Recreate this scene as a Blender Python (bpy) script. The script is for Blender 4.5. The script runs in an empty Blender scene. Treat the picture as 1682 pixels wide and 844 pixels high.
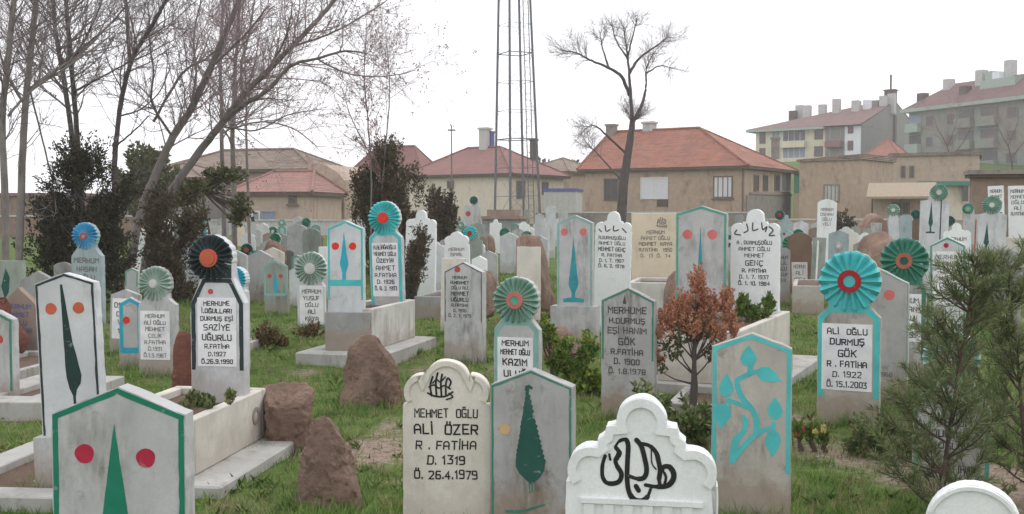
import bpy, bmesh, math, random
from math import sin, cos, tan, pi, radians, sqrt, atan, atan2, degrees
from mathutils import Vector, Matrix, noise

random.seed(7)
SC = bpy.context.scene
COL = SC.collection
R = radians

# ------------------------------------------------------------------ camera
F = 1750.0
EYE = Vector((0, 0, 1.65))
PITCH = atan((422 - 350) / F)

def W(x, y, Y):
    """point seen at photo position x, y at distance Y in front of the camera"""
    dx, dz = x - 841, 422 - y
    vy = F * cos(PITCH) + dz * sin(PITCH)
    vz = -F * sin(PITCH) + dz * cos(PITCH)
    k = Y / vy
    return Vector((dx * k, Y, EYE.z + vz * k))

def sstep(a, b, v):
    t = max(0, min(1, (v - a) / (b - a)))
    return t * t * (3 - 2 * t)

def gz(x, y):
    h = 0.0
    if y > 20:
        h += (min(y, 75) - 20) * 0.012
    h += 8.6 * sstep(88, 158, y) * sstep(8, 40, x)
    return h

def gz_fine(x, y):
    b = 0
    if 2 < y < 32 and abs(x) < 16:
        b = 0.035 * noise.noise(Vector((x * .9, y * .9, 3))) + 0.02 * noise.noise(Vector((x * 3.1, y * 3.1, 7)))
    return gz(x, y) + b

def depth_of(y):
    """distance of the ground seen at photo row y"""
    Y = 5.0
    lo, hi = 2.0, 140.0
    for _ in range(60):
        m = (lo + hi) / 2
        if W(841, y, m).z > gz(0, m):
            lo = m
        else:
            hi = m
    return lo

# ------------------------------------------------------------------ materials
def s2l(c):
    c /= 255.0
    return c / 12.92 if c <= .04045 else ((c + .055) / 1.055) ** 2.4

def C(r, g, b, k=1.06):
    return tuple(min(.84, s2l(v) * k) for v in (r, g, b)) + (1,)

MATS = {}

def new_mat(name):
    m = bpy.data.materials.new(name)
    m.use_nodes = True
    nt = m.node_tree
    b = nt.nodes['Principled BSDF']
    return m, nt, b

def N(nt, t, **kw):
    n = nt.nodes.new(t)
    for k, v in kw.items():
        if k in n.inputs:
            n.inputs[k].default_value = v
        else:
            setattr(n, k, v)
    return n

def coords(nt, scale=(1, 1, 1), rnd=True):
    tc = N(nt, 'ShaderNodeTexCoord')
    mp = N(nt, 'ShaderNodeMapping')
    mp.inputs['Scale'].default_value = scale
    nt.links.new(tc.outputs['Object'], mp.inputs['Vector'])
    if rnd:
        oi = N(nt, 'ShaderNodeObjectInfo')
        ml = N(nt, 'ShaderNodeMath', operation='MULTIPLY')
        ml.inputs[1].default_value = 37.0
        nt.links.new(oi.outputs['Random'], ml.inputs[0])
        cb = N(nt, 'ShaderNodeCombineXYZ')
        for i in range(3):
            nt.links.new(ml.outputs[0], cb.inputs[i])
        nt.links.new(cb.outputs[0], mp.inputs['Location'])
    return mp.outputs['Vector']

def noise_fac(nt, vec, scale, lo, hi, detail=4, rough=.6):
    n = N(nt, 'ShaderNodeTexNoise')
    n.inputs['Scale'].default_value = scale
    n.inputs['Detail'].default_value = detail
    n.inputs['Roughness'].default_value = rough
    nt.links.new(vec, n.inputs['Vector'])
    r = N(nt, 'ShaderNodeMapRange')
    r.inputs['From Min'].default_value = lo
    r.inputs['From Max'].default_value = hi
    nt.links.new(n.outputs['Fac'], r.inputs['Value'])
    return r.outputs['Result'], n.outputs['Fac']

def mixc(nt, fac, a, b, mode='MIX'):
    m = N(nt, 'ShaderNodeMix', data_type='RGBA', blend_type=mode)
    for key, v in ((0, fac), (6, a), (7, b)):
        if isinstance(v, (int, float)):
            m.inputs[key].default_value = v
        elif isinstance(v, tuple):
            m.inputs[key].default_value = v
        else:
            nt.links.new(v, m.inputs[key])
    return m.outputs[2]

def mulc(c, k):
    return tuple(min(.86, v * k) for v in c[:3]) + (1,)

def bump(nt, b, h, strength=.3, dist=.01):
    bp = N(nt, 'ShaderNodeBump')
    bp.inputs['Strength'].default_value = strength
    bp.inputs['Distance'].default_value = dist
    nt.links.new(h, bp.inputs['Height'])
    nt.links.new(bp.outputs['Normal'], b.inputs['Normal'])

def stone(name, col, grime=(95, 88, 80), stain=.35, var=.2, rough=.9, bs=.25, soil=.0, bd=.006, sk=8):
    """plaster / concrete / marble with blotches, rain streaks and pitting"""
    if name in MATS:
        return MATS[name]
    m, nt, b = new_mat(name)
    v = coords(nt)
    f1, _ = noise_fac(nt, v, 3.2, .35, .68, 5)
    c = mixc(nt, f1, mulc(col, 1 - var), mulc(col, 1 + var * .45))
    f7, _ = noise_fac(nt, v, 11, .42, .60, 6, .75)
    s7 = N(nt, 'ShaderNodeMath', operation='MULTIPLY')
    nt.links.new(f7, s7.inputs[0]); s7.inputs[1].default_value = min(.8, var * 2.2)
    c = mixc(nt, s7.outputs[0], c, mulc(col, .84))
    f2, h2 = noise_fac(nt, v, 85, .36, .64, 3)
    sc = N(nt, 'ShaderNodeMath', operation='MULTIPLY')
    nt.links.new(f2, sc.inputs[0]); sc.inputs[1].default_value = .45
    c = mixc(nt, sc.outputs[0], c, mulc(col, .8))
    vs = coords(nt, (sk, sk, sk * .22))
    f3, _ = noise_fac(nt, vs, 1.0, .46, .72, 5, .7)
    v5 = coords(nt, (2.2, 2.2, 1.3))
    f5, _ = noise_fac(nt, v5, 1.3, .42, .66, 4)
    mm = N(nt, 'ShaderNodeMath', operation='MULTIPLY')
    nt.links.new(f3, mm.inputs[0]); nt.links.new(f5, mm.inputs[1])
    m2 = N(nt, 'ShaderNodeMath', operation='MULTIPLY', use_clamp=True)
    nt.links.new(mm.outputs[0], m2.inputs[0]); m2.inputs[1].default_value = stain * 2.2
    c = mixc(nt, m2.outputs[0], c, C(*grime))
    f4, _ = noise_fac(nt, v, 6, .58, .70, 7, .75)
    m3 = N(nt, 'ShaderNodeMath', operation='MULTIPLY')
    nt.links.new(f4, m3.inputs[0]); m3.inputs[1].default_value = stain
    c = mixc(nt, m3.outputs[0], c, C(*grime))
    if soil > 0:   # splashed earth, ragged upper edge
        tc = N(nt, 'ShaderNodeTexCoord')
        sx = N(nt, 'ShaderNodeSeparateXYZ')
        nt.links.new(tc.outputs['Object'], sx.inputs[0])
        f6, n6 = noise_fac(nt, v, 7, 0, 1, 6, .7)
        a = N(nt, 'ShaderNodeMath', operation='MULTIPLY_ADD')
        nt.links.new(n6, a.inputs[0]); a.inputs[1].default_value = -.55; nt.links.new(sx.outputs['Z'], a.inputs[2])
        rr = N(nt, 'ShaderNodeMapRange')
        rr.inputs['From Min'].default_value = -.12; rr.inputs['From Max'].default_value = .02
        rr.inputs['To Min'].default_value = soil; rr.inputs['To Max'].default_value = 0
        nt.links.new(a.outputs[0], rr.inputs['Value'])
        c = mixc(nt, rr.outputs['Result'], c, C(140, 122, 104))
    nt.links.new(c, b.inputs['Base Color'])
    b.inputs['Roughness'].default_value = rough
    b.inputs['Specular IOR Level'].default_value = .25
    _, h = noise_fac(nt, v, 38, 0, 1, 8, .75)
    bump(nt, b, h, bs, bd)
    MATS[name] = m
    return m

def paint(name, col, under=(172, 168, 162), chip=.45, rough=.6):
    """brushed-on paint, worn through in places"""
    if name in MATS:
        return MATS[name]
    m, nt, b = new_mat(name)
    v = coords(nt)
    f1, _ = noise_fac(nt, v, 6, .3, .7, 4)
    c = mixc(nt, f1, mulc(col, .84), mulc(col, 1.14))
    f2, h = noise_fac(nt, v, 20, .60, .66, 8, .75)
    k = N(nt, 'ShaderNodeMath', operation='MULTIPLY')
    nt.links.new(f2, k.inputs[0]); k.inputs[1].default_value = chip
    c = mixc(nt, k.outputs[0], c, C(*under))
    nt.links.new(c, b.inputs['Base Color'])
    b.inputs['Roughness'].default_value = rough
    b.inputs['Specular IOR Level'].default_value = .3
    bump(nt, b, h, .2, .004)
    MATS[name] = m
    return m

def leafmat(name, c1, c2, c3=None, scale=5, trans=.0):
    if name in MATS:
        return MATS[name]
    m, nt, b = new_mat(name)
    v = coords(nt, rnd=False)
    f1, _ = noise_fac(nt, v, scale, .36, .64, 3)
    c = mixc(nt, f1, c1, c2)
    if c3:
        f2, _ = noise_fac(nt, v, scale * 2.7, .5, .62, 3)
        c = mixc(nt, f2, c, c3)
    nt.links.new(c, b.inputs['Base Color'])
    b.inputs['Roughness'].default_value = .75
    b.inputs['Specular IOR Level'].default_value = .2
    MATS[name] = m
    return m

def plain(name, col, rough=.7, metal=0.0, var=.12, scale=8):
    if name in MATS:
        return MATS[name]
    m, nt, b = new_mat(name)
    v = coords(nt)
    f1, h = noise_fac(nt, v, scale, .3, .7, 4)
    nt.links.new(mixc(nt, f1, mulc(col, 1 - var), mulc(col, 1 + var)), b.inputs['Base Color'])
    b.inputs['Roughness'].default_value = rough
    b.inputs['Metallic'].default_value = metal
    b.inputs['Specular IOR Level'].default_value = .3
    bump(nt, b, h, .1, .01)
    MATS[name] = m
    return m

def tilemat(name, c1, c2, c3, pitch=3.2):
    """clay roof tiles: courses across the slope, blotched with soot and lichen"""
    m, nt, b = new_mat(name)
    v = coords(nt)
    f1, _ = noise_fac(nt, v, .55, .38, .64, 5, .7)
    c = mixc(nt, f1, c1, c2)
    f2, _ = noise_fac(nt, coords(nt, (1, 1, 6)), 1.1, .44, .64, 6, .75)
    c = mixc(nt, f2, c, c3)
    wv = N(nt, 'ShaderNodeTexWave', wave_type='BANDS', bands_direction='Z')
    wv.inputs['Scale'].default_value = pitch
    wv.inputs['Distortion'].default_value = .6
    nt.links.new(coords(nt, rnd=False), wv.inputs['Vector'])
    br = N(nt, 'ShaderNodeTexWave', wave_type='BANDS', bands_direction='X')
    br.inputs['Scale'].default_value = 1.4
    br.inputs['Distortion'].default_value = .4
    nt.links.new(coords(nt, rnd=False), br.inputs['Vector'])
    ad = N(nt, 'ShaderNodeMath', operation='ADD')
    nt.links.new(wv.outputs['Fac'], ad.inputs[0]); nt.links.new(br.outputs['Fac'], ad.inputs[1])
    nt.links.new(c, b.inputs['Base Color'])
    b.inputs['Roughness'].default_value = .9
    bump(nt, b, ad.outputs[0], .5, .08)
    return m

M = {}
def setup_mats():
    M['white'] = stone('whitewashed_concrete', C(204, 206, 209), stain=.28, soil=.35)
    M['grey'] = stone('grey_concrete', C(172, 171, 170), stain=.6, soil=.75)
    M['palegrey'] = stone('pale_grey_concrete', C(186, 186, 186), stain=.5, soil=.55)
    M['rawgrey'] = stone('raw_grey_concrete', C(154, 154, 153), stain=.55, soil=.6)
    M['beige'] = stone('beige_concrete', C(182, 176, 168), stain=.55, soil=.6)
    M['marble'] = stone('white_marble', C(228, 230, 238), grime=(150, 152, 158), stain=.2, var=.06, rough=.6, bs=.08)
    M['cream'] = stone('cream_limestone', C(214, 208, 198), grime=(140, 130, 118), stain=.25, var=.08, bs=.12, soil=.25)
    M['buff'] = stone('buff_limestone', C(212, 198, 176), grime=(140, 128, 112), stain=.25, var=.08, bs=.12)
    M['greengrey'] = stone('green_grey_concrete', C(150, 158, 150), stain=.4, soil=.4)
    M['bluegrey'] = stone('blue_grey_concrete', C(160, 174, 178), stain=.35)
    M['pinkbrown'] = stone('pink_brown_stone', C(150, 132, 122), stain=.3)
    M['brownstone'] = stone('brown_stone', C(122, 100, 86), grime=(90, 78, 70), stain=.3)
    M['darkgrey'] = stone('dark_grey_stone', C(112, 110, 106), stain=.4)
    M['bedwhite'] = stone('whitewashed_kerb', C(202, 199, 194), grime=(120, 112, 100), stain=.4, soil=.5)
    M['bedcream'] = stone('cream_kerb', C(204, 199, 190), grime=(130, 118, 104), stain=.3, soil=.3)
    M['slab'] = stone('footing_concrete', C(174, 172, 168), grime=(105, 100, 88), stain=.5)
    M['rock'] = stone('brown_rock', C(150, 124, 110), grime=(178, 158, 144), stain=.55, var=.45, bs=1, bd=.03)
    M['redrock'] = stone('red_brown_rock', C(134, 88, 76), grime=(84, 58, 52), stain=.5, var=.4, bs=1, bd=.025)
    M['soil'] = stone('bed_soil', C(104, 86, 74), grime=(74, 62, 54), stain=.5, var=.3, bs=1)
    for n, c in dict(green=(24, 116, 92), turq=(78, 178, 180), blue=(48, 158, 182), sky=(70, 150, 190), dkgreen=(36, 82, 72), deepgreen=(30, 56, 52), teal=(48, 138, 150),
                     black=(44, 54, 56), seagreen=(62, 122, 104), palegreen=(116, 150, 134), paleteal=(126, 166, 160),
                     grgreen=(140, 160, 148), midgreen=(40, 108, 84), crimson=(166, 36, 62), red=(212, 52, 42), orange=(186, 92, 66),
                     dullred=(170, 72, 68), palered=(196, 108, 104), rust=(158, 92, 70), rustring=(176, 104, 92), ink=(34, 33, 36),
                     inkgrey=(76, 72, 72), inkblue=(92, 96, 140), inkfade=(112, 106, 102), wpanel=(222, 220, 226), gpanel=(196, 192, 192),
                     yellowish=(150, 160, 96), darkred=(150, 30, 36), tealgreen=(84, 150, 132), ochre=(196, 164, 118), brownp=(110, 82, 68)).items():
        M[n] = paint('paint_' + n, C(*c), chip=.75 if n in ('palered', 'palegreen', 'seagreen', 'paleteal', 'dkgreen', 'rustring', 'ochre') else .4)

setup_mats()

# ------------------------------------------------------------------ mesh helpers
class MB:
    def __init__(s):
        s.v = []; s.f = []
    def box(s, x0, x1, y0, y1, z0, z1):
        b = len(s.v)
        s.v += [(x0, y0, z0), (x1, y0, z0), (x1, y1, z0), (x0, y1, z0), (x0, y0, z1), (x1, y0, z1), (x1, y1, z1), (x0, y1, z1)]
        s.f += [tuple(b + i for i in q) for q in ((0, 3, 2, 1), (4, 5, 6, 7), (0, 1, 5, 4), (1, 2, 6, 5), (2, 3, 7, 6), (3, 0, 4, 7))]
        return s
    def plate(s, pts, y0, th):
        """outline pts (x, z); front face at y0 (towards -y), thickness th"""
        a = sum(pts[i][0] * pts[(i + 1) % len(pts)][1] - pts[(i + 1) % len(pts)][0] * pts[i][1] for i in range(len(pts)))
        if a < 0:
            pts = pts[::-1]
        n = len(pts); b = len(s.v)
        s.v += [(x, y0, z) for x, z in pts] + [(x, y0 + th, z) for x, z in pts]
        s.f.append(tuple(b + i for i in range(n)))
        s.f.append(tuple(b + n + i for i in reversed(range(n))))
        for i in range(n):
            j = (i + 1) % n
            s.f.append((b + j, b + i, b + n + i, b + n + j))
        return s
    def disc(s, x, z, r, y0, th, n=24, wob=0):
        return s.plate([(x + r * (1 + wob * sin(3 * a + x * 50)) * cos(a), z + r * sin(a)) for a in [2 * pi * i / n for i in range(n)]], y0, th)
    def ring(s, x, z, r0, r1, y0, th, n=32):
        b = len(s.v)
        for i in range(n):
            a = 2 * pi * i / n
            for r in (r0, r1):
                for y in (y0, y0 + th):
                    s.v.append((x + r * cos(a), y, z + r * sin(a)))
        for i in range(n):
            p = b + 4 * i; q = b + 4 * ((i + 1) % n)
            s.f += [(p, p + 2, q + 2, q), (p + 2, p + 3, q + 3, q + 2), (p + 1, p, q, q + 1), (p + 3, p + 1, q + 1, q + 3)]
        return s
    def strip(s, path_out, path_in, y0, th):
        b = len(s.v); n = len(path_out)
        for (a, c) in zip(path_out, path_in):
            s.v += [(a[0], y0, a[1]), (c[0], y0, c[1]), (a[0], y0 + th, a[1]), (c[0], y0 + th, c[1])]
        for i in range(n - 1):
            p = b + 4 * i; q = p + 4
            s.f += [(p, p + 1, q + 1, q), (p + 1, p + 3, q + 3, q + 1), (p + 2, p, q, q + 2)]
        s.f += [(b, b + 2, b + 3, b + 1), (q, q + 1, q + 3, q + 2)]
        return s
    def stroke(s, pts, w, y0, th, k=0):
        """brush stroke along pts (x, z); w may be a list"""
        P = catmull(pts, 6)
        n = len(P)
        ws = [w] * n if not isinstance(w, (list, tuple)) else [w[min(len(w) - 1, int(i * len(w) / n))] for i in range(n)]
        o, i_ = [], []
        for j, (x, z) in enumerate(P):
            a = P[max(0, j - 1)]; c = P[min(n - 1, j + 1)]
            dx, dz = c[0] - a[0], c[1] - a[1]
            l = sqrt(dx * dx + dz * dz) or 1
            nx, nz = -dz / l, dx / l
            o.append((x + nx * ws[j] / 2, z + nz * ws[j] / 2)); i_.append((x - nx * ws[j] / 2, z - nz * ws[j] / 2))
        s.strip(o, i_, y0, th)
        s.disc(P[0][0], P[0][1], ws[0] / 2, y0 - .0004, th, 10)
        s.disc(P[-1][0], P[-1][1], ws[-1] / 2, y0 - .0006, th, 10)
        return s
    def tube(s, pts, rad, sides=6, cap=True):
        b = len(s.v); n = len(pts)
        up = Vector((.13, .2, 1)).normalized()
        for i, p in enumerate(pts):
            p = Vector(p)
            d = (Vector(pts[min(n - 1, i + 1)]) - Vector(pts[max(0, i - 1)]))
            d = d.normalized() if d.length > 1e-9 else up
            u = d.cross(up)
            u = u.normalized() if u.length > 1e-4 else Vector((1, 0, 0))
            w = d.cross(u)
            for k in range(sides):
                a = 2 * pi * k / sides
                q = p + (u * cos(a) + w * sin(a)) * rad[i]
                s.v.append((q.x, q.y, q.z))
        for i in range(n - 1):
            for k in range(sides):
                k2 = (k + 1) % sides
                s.f.append((b + i * sides + k, b + (i + 1) * sides + k, b + (i + 1) * sides + k2, b + i * sides + k2))
        if cap:
            s.f.append(tuple(b + k for k in range(sides)))
            s.f.append(tuple(b + (n - 1) * sides + k for k in reversed(range(sides))))
        return s
    def build(s, name, mat, parent=None, smooth=False):
        me = bpy.data.meshes.new(name)
        me.from_pydata(s.v, [], s.f)
        me.update()
        if smooth:
            me.polygons.foreach_set('use_smooth', [True] * len(me.polygons))
        return link(name, me, mat, parent)

def link(name, me, mat, parent=None):
    o = bpy.data.objects.new(name, me)
    if mat is not None:
        me.materials.append(mat)
    COL.objects.link(o)
    if parent is not None:
        o.parent = parent
    return o

def catmull(p, k):
    if len(p) < 3:
        return list(p)
    out = []
    q = [p[0]] + list(p) + [p[-1]]
    for i in range(1, len(q) - 2):
        for j in range(k):
            t = j / k
            a = []
            for c in range(len(p[0])):
                p0, p1, p2, p3 = q[i - 1][c], q[i][c], q[i + 1][c], q[i + 2][c]
                a.append(.5 * (2 * p1 + (p2 - p0) * t + (2 * p0 - 5 * p1 + 4 * p2 - p3) * t * t + (3 * p1 - p0 - 3 * p2 + p3) * t ** 3))
            out.append(tuple(a))
    out.append(tuple(p[-1]))
    return out

def empty(name, loc, label=None, cat=None, group=None, rz=0.0):
    o = bpy.data.objects.new(name, None)
    o.empty_display_size = .1
    COL.objects.link(o)
    o.location = loc
    o.rotation_euler = (0, 0, rz)
    tag(o, label, cat, group)
    return o

def tag(o, label=None, cat=None, group=None, kind=None):
    if label: o['label'] = label
    if cat: o['category'] = cat
    if group: o['group'] = group
    if kind: o['kind'] = kind
    return o

def wob(pts, amp, step=.045, closed=True):
    """hand made edge: resample and jitter"""
    out = []
    n = len(pts)
    o = Vector((random.random() * 50, random.random() * 50, 0))
    for i in range(n if closed else n - 1):
        a, c = pts[i], pts[(i + 1) % n]
        l = sqrt((a[0] - c[0]) ** 2 + (a[1] - c[1]) ** 2)
        m = max(1, int(l / step))
        for j in range(m):
            t = j / m
            out.append((a[0] + (c[0] - a[0]) * t, a[1] + (c[1] - a[1]) * t))
    if not closed: out.append(pts[-1])
    r = []
    for x, z in out:
        q = Vector((x * 14, z * 14, 0)) + o
        r.append((x + noise.noise(q) * amp, z + noise.noise(q + Vector((7, 3, 5))) * amp))
    return r

def slab_mesh(name, pts, t, mat, parent, bev=.007):
    if bev > 0:
        pts = wob(pts, .005, .05)
    a = sum(pts[i][0] * pts[(i + 1) % len(pts)][1] - pts[(i + 1) % len(pts)][0] * pts[i][1] for i in range(len(pts)))
    if a < 0:
        pts = pts[::-1]
    bm = bmesh.new()
    fr = [bm.verts.new((x, -t / 2, z)) for x, z in pts]
    bk = [bm.verts.new((x, t / 2, z)) for x, z in pts]
    n = len(pts)
    bm.faces.new(fr); bm.faces.new(bk[::-1])
    for i in range(n):
        j = (i + 1) % n
        bm.faces.new((fr[j], fr[i], bk[i], bk[j]))
    bm.edges.ensure_lookup_table()
    es = [e for e in bm.edges if abs(e.verts[0].co.y - e.verts[1].co.y) < 1e-6]
    if bev > 0:
        bmesh.ops.bevel(bm, geom=es, offset=bev, segments=2, affect='EDGES', clamp_overlap=True)
    me = bpy.data.meshes.new(name)
    bm.to_mesh(me); bm.free()
    return link(name, me, mat, parent)


_O = [(.6, 0), (0, .6), (0, 5.4), (.6, 6), (3.4, 6), (4, 5.4), (4, .6), (3.4, 0), (.5, 0)]
_P = [(0, 0), (0, 6), (3.4, 6), (4, 5.4), (4, 3.4), (3.4, 2.8), (0, 2.8)]
_C = [(4, 5.7), (3.4, 6), (.6, 6), (0, 5.4), (0, .6), (.6, 0), (3.4, 0), (4, .3)]
_G = [(4, 5.6), (3.4, 6), (.6, 6), (0, 5.4), (0, .6), (.6, 0), (4, 0), (4, 2.8), (2.2, 2.8)]
_S = [(4, 6), (.6, 6), (0, 5.4), (0, 3.6), (.6, 3), (3.4, 3), (4, 2.4), (4, .6), (3.4, 0), (0, 0)]
_U = [(0, 6), (0, .6), (.6, 0), (3.4, 0), (4, .6), (4, 6)]
_CED = [(2, -.4), (2.3, -1.2), (1.5, -1.7)]
_UML = [[(1, 7.1), (1, 7.9)], [(3, 7.1), (3, 7.9)]]
GL = {'A': (4, [[(0, 0), (0, 4.6), (1.1, 6), (2.9, 6), (4, 4.6), (4, 0)], [(0, 2.5), (4, 2.5)]]), 'C': (4, [_C]), 'Ç': (4, [_C, _CED]),
      'B': (4, [[(0, 0), (0, 6), (3, 6), (3.8, 5.2), (3.8, 3.8), (3, 3), (0, 3)], [(3, 3), (4, 2.2), (4, .8), (3.2, 0), (-.4, 0)]]),
      'D': (4, [[(0, 0), (0, 6), (3, 6), (4, 5), (4, 1), (3, 0), (-.4, 0)]]), 'E': (3.7, [[(3.7, 6), (0, 6), (0, 0), (3.7, 0)], [(0, 3), (3, 3)]]),
      'F': (3.6, [[(3.6, 6), (0, 6), (0, 0)], [(0, 3), (3, 3)]]), 'G': (4, [_G]), 'Ğ': (4, [_G, [(.8, 7.8), (1.5, 7.2), (2.5, 7.2), (3.2, 7.8)]]),
      'H': (4, [[(0, 0), (0, 6)], [(4, 0), (4, 6)], [(0, 3), (4, 3)]]), 'I': (.6, [[(.3, 0), (.3, 6)]]), 'İ': (.6, [[(.3, 0), (.3, 6)], [(.3, 7.1), (.3, 7.9)]]),
      'J': (3, [[(3, 6), (3, .6), (2.4, 0), (0, .2)]]), 'K': (4, [[(0, 0), (0, 6)], [(4, 6), (.2, 2.7)], [(1.2, 3.6), (4, 0)]]), 'L': (3.5, [[(0, 6), (0, 0), (3.5, 0)]]),
      'M': (4.6, [[(0, 0), (0, 6), (2.3, 3), (4.6, 6), (4.6, 0)]]), 'N': (4, [[(0, 0), (0, 6), (4, 0), (4, 6)]]), 'O': (4, [_O]), 'Ö': (4, [_O] + _UML), 'P': (4, [_P]),
      'R': (4, [_P, [(2, 2.8), (4, 0)]]), 'S': (4, [_S]), 'Ş': (4, [_S, _CED]), 'T': (4, [[(0, 6), (4, 6)], [(2, 6), (2, 0)]]), 'U': (4, [_U]), 'Ü': (4, [_U] + _UML),
      'V': (4, [[(0, 6), (2, 0), (4, 6)]]), 'Y': (4, [[(0, 6), (2, 3), (4, 6)], [(2, 3), (2, 0)]]), 'Z': (4, [[(0, 6), (4, 6), (0, 0), (4, 0)]]), '.': (.6, [[(.3, -.1), (.3, .8)]]), ' ': (1.6, []),
      '0': (3.6, [[(.6, 0), (0, .6), (0, 5.4), (.6, 6), (3, 6), (3.6, 5.4), (3.6, .6), (3, 0), (.5, 0)]]), '1': (1.6, [[(0, 4.8), (1.2, 6), (1.2, 0)]]),
      '2': (3.6, [[(0, 5.4), (.6, 6), (3, 6), (3.6, 5.4), (3.6, 3.6), (0, 0), (3.6, 0)]]), '3': (3.6, [[(0, 6), (3.6, 6), (1.6, 3.4), (3, 3.2), (3.6, 2.6), (3.6, .6), (3, 0), (0, 0)]]),
      '4': (3.8, [[(2.8, 0), (2.8, 6), (0, 2), (3.8, 2)]]), '5': (3.6, [[(3.6, 6), (0, 6), (0, 3.4), (3, 3.4), (3.6, 2.8), (3.6, .6), (3, 0), (0, 0)]]),
      '6': (3.6, [[(3.4, 6), (.6, 6), (0, 5.4), (0, .6), (.6, 0), (3, 0), (3.6, .6), (3.6, 2.6), (3, 3.2), (0, 3.2)]]), '7': (3.6, [[(0, 6), (3.6, 6), (1.4, 0)]]),
      '8': (3.6, [[(.6, 0), (0, .6), (0, 5.4), (.6, 6), (3, 6), (3.6, 5.4), (3.6, .6), (3, 0), (.5, 0)], [(0, 3), (3.6, 3)]]),
      '9': (3.6, [[(3.6, 3), (.6, 3), (0, 3.6), (0, 5.4), (.6, 6), (3, 6), (3.6, 5.4), (3.6, .6), (3, 0), (.2, 0)]])}

def lettering(line, xc, zc, h, mw, y0, weight=.19):
    """one row of hand painted block capitals"""
    mb = MB()
    u = h / 6
    gap = 1.9
    adv = sum(GL.get(ch, GL[' '])[0] + gap for ch in line) - gap
    k = min(1.0, mw / (adv * u))
    x = xc - adv * u * k / 2
    t = h * weight * (.6 + .4 * k)
    n = 0
    t *= random.uniform(.88, 1.15)
    sl = random.uniform(-.03, .03)
    for ch in line:
        w, pl = GL.get(ch, GL[' '])
        jx, jz = random.uniform(-.03, .03) * h, random.uniform(-.05, .05) * h
        sz = random.uniform(.93, 1.06); rt = random.uniform(-.05, .05)
        for q in pl:
            P = [(x + (a + b * (sl + rt)) * u * k + jx, zc - h / 2 + (b * sz - a * rt * .6) * u + jz) for a, b in q]
            o, i_ = inset(P, -t / 2), inset(P, t / 2)
            e0 = (P[0][0] - P[1][0], P[0][1] - P[1][1]); e1 = (P[-1][0] - P[-2][0], P[-1][1] - P[-2][1])
            for L in (o, i_):
                l0 = sqrt(e0[0] ** 2 + e0[1] ** 2) or 1; l1 = sqrt(e1[0] ** 2 + e1[1] ** 2) or 1
                L[0] = (L[0][0] + e0[0] / l0 * t * .42, L[0][1] + e0[1] / l0 * t * .42)
                L[-1] = (L[-1][0] + e1[0] / l1 * t * .42, L[-1][1] + e1[1] / l1 * t * .42)
            y = y0 - .00012 * (n % 9); n += 1
            b = len(mb.v)
            for a, c in zip(o, i_):
                mb.v += [(a[0], y, a[1]), (c[0], y, c[1])]
            for i in range(len(P) - 1):
                mb.f.append((b + 2 * i, b + 2 * i + 1, b + 2 * i + 3, b + 2 * i + 2))
        x += (w + gap) * u * k
    return mb

# ------------------------------------------------------------------ headstone profiles (left half bottom -> top, mirrored)
def arc(cx, cz, r, a0, a1, n):
    return [(cx + r * cos(R(a0 + (a1 - a0) * i / n)), cz + r * sin(R(a0 + (a1 - a0) * i / n))) for i in range(n + 1)]

def mirror(half):
    m = [(-x, z) for x, z in reversed(half)]
    if abs(half[-1][0]) < 1e-6:
        m = m[1:]
    return half + m

def prof_house(w, h, g):
    return mirror([(-w / 2, -.12), (-w / 2, h - g), (0, h)])

def prof_flat(w, h):
    return mirror([(-w / 2, -.12), (-w / 2, h)])

def prof_round(w, h, sh=0):
    return mirror([(-w / 2, -.12)] + arc(0, h - w / 2, w / 2, 180, 90, 9))

def prof_arch(w, h, g):
    """shallow arched top of rise g"""
    r = (w * w / 4 + g * g) / (2 * g)
    a = degrees(math.asin(w / 2 / r))
    return mirror([(-w / 2, -.12)] + arc(0, h - r, r, 90 + a, 90, 8))

def prof_trefoil(w, h):
    """side lobes and a bigger middle lobe"""
    rc, rs = w * .27, w * .205
    cz = h - rc
    xs = -(w / 2 - rs - w * .01)
    zs = h - w * .16 - rs
    zb = zs - rs * .72
    half = [(-w / 2, -.12), (-w / 2, zb), (xs - rs * .72, zb), ]
    half += arc(xs, zs, rs, 215, 88, 9)
    half += [(-rc * 1.02, zs + rs * .98)]
    half += arc(0, cz, rc, 172, 90, 9)
    return mirror(half)

def prof_step(w, h):
    """sloping shoulders stepping up to a small round arch"""
    rc = w * .17
    cz = h - rc
    rs = w * .15
    zb = h - w * .58
    half = [(-w / 2, -.12), (-w / 2, zb)]
    half += [(-w / 2 + .012, zb + .004)] + arc(-w / 2 + rs, zb + rs * .9, rs, 190, 80, 7)
    half += [(-w * .30, zb + w * .25), (-w * .26, zb + w * .25), (-w * .25, zb + w * .31), (-rc, zb + w * .31)]
    half += arc(0, cz, rc, 180, 90, 8)
    return mirror(half)

def prof_stepbig(w, h):
    """the big marble one: lobes, two small steps, tall middle lobe"""
    u = w / 248.0
    def q(x, y): return ((x - 1056) * u, h - (y - 650) * u)
    half = [(-w / 2, -.12), q(932, 792), q(945, 792)]
    c = q(973, 771)
    half += arc(c[0], c[1], 39 * u, 220, 75, 10)
    half += [q(986, 731), q(984, 720), q(995, 712), q(998, 697), q(1016, 695)]
    c = q(1056, 691)
    half += arc(c[0], c[1], 41 * u, 178, 90, 10)
    return mirror(half)

def prof_rosette(w, h_sh, h_neck, nw, ztop):
    return mirror([(-w / 2, -.12), (-w / 2, h_sh), (-nw / 2, h_neck), (-nw / 2, ztop)])

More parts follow.
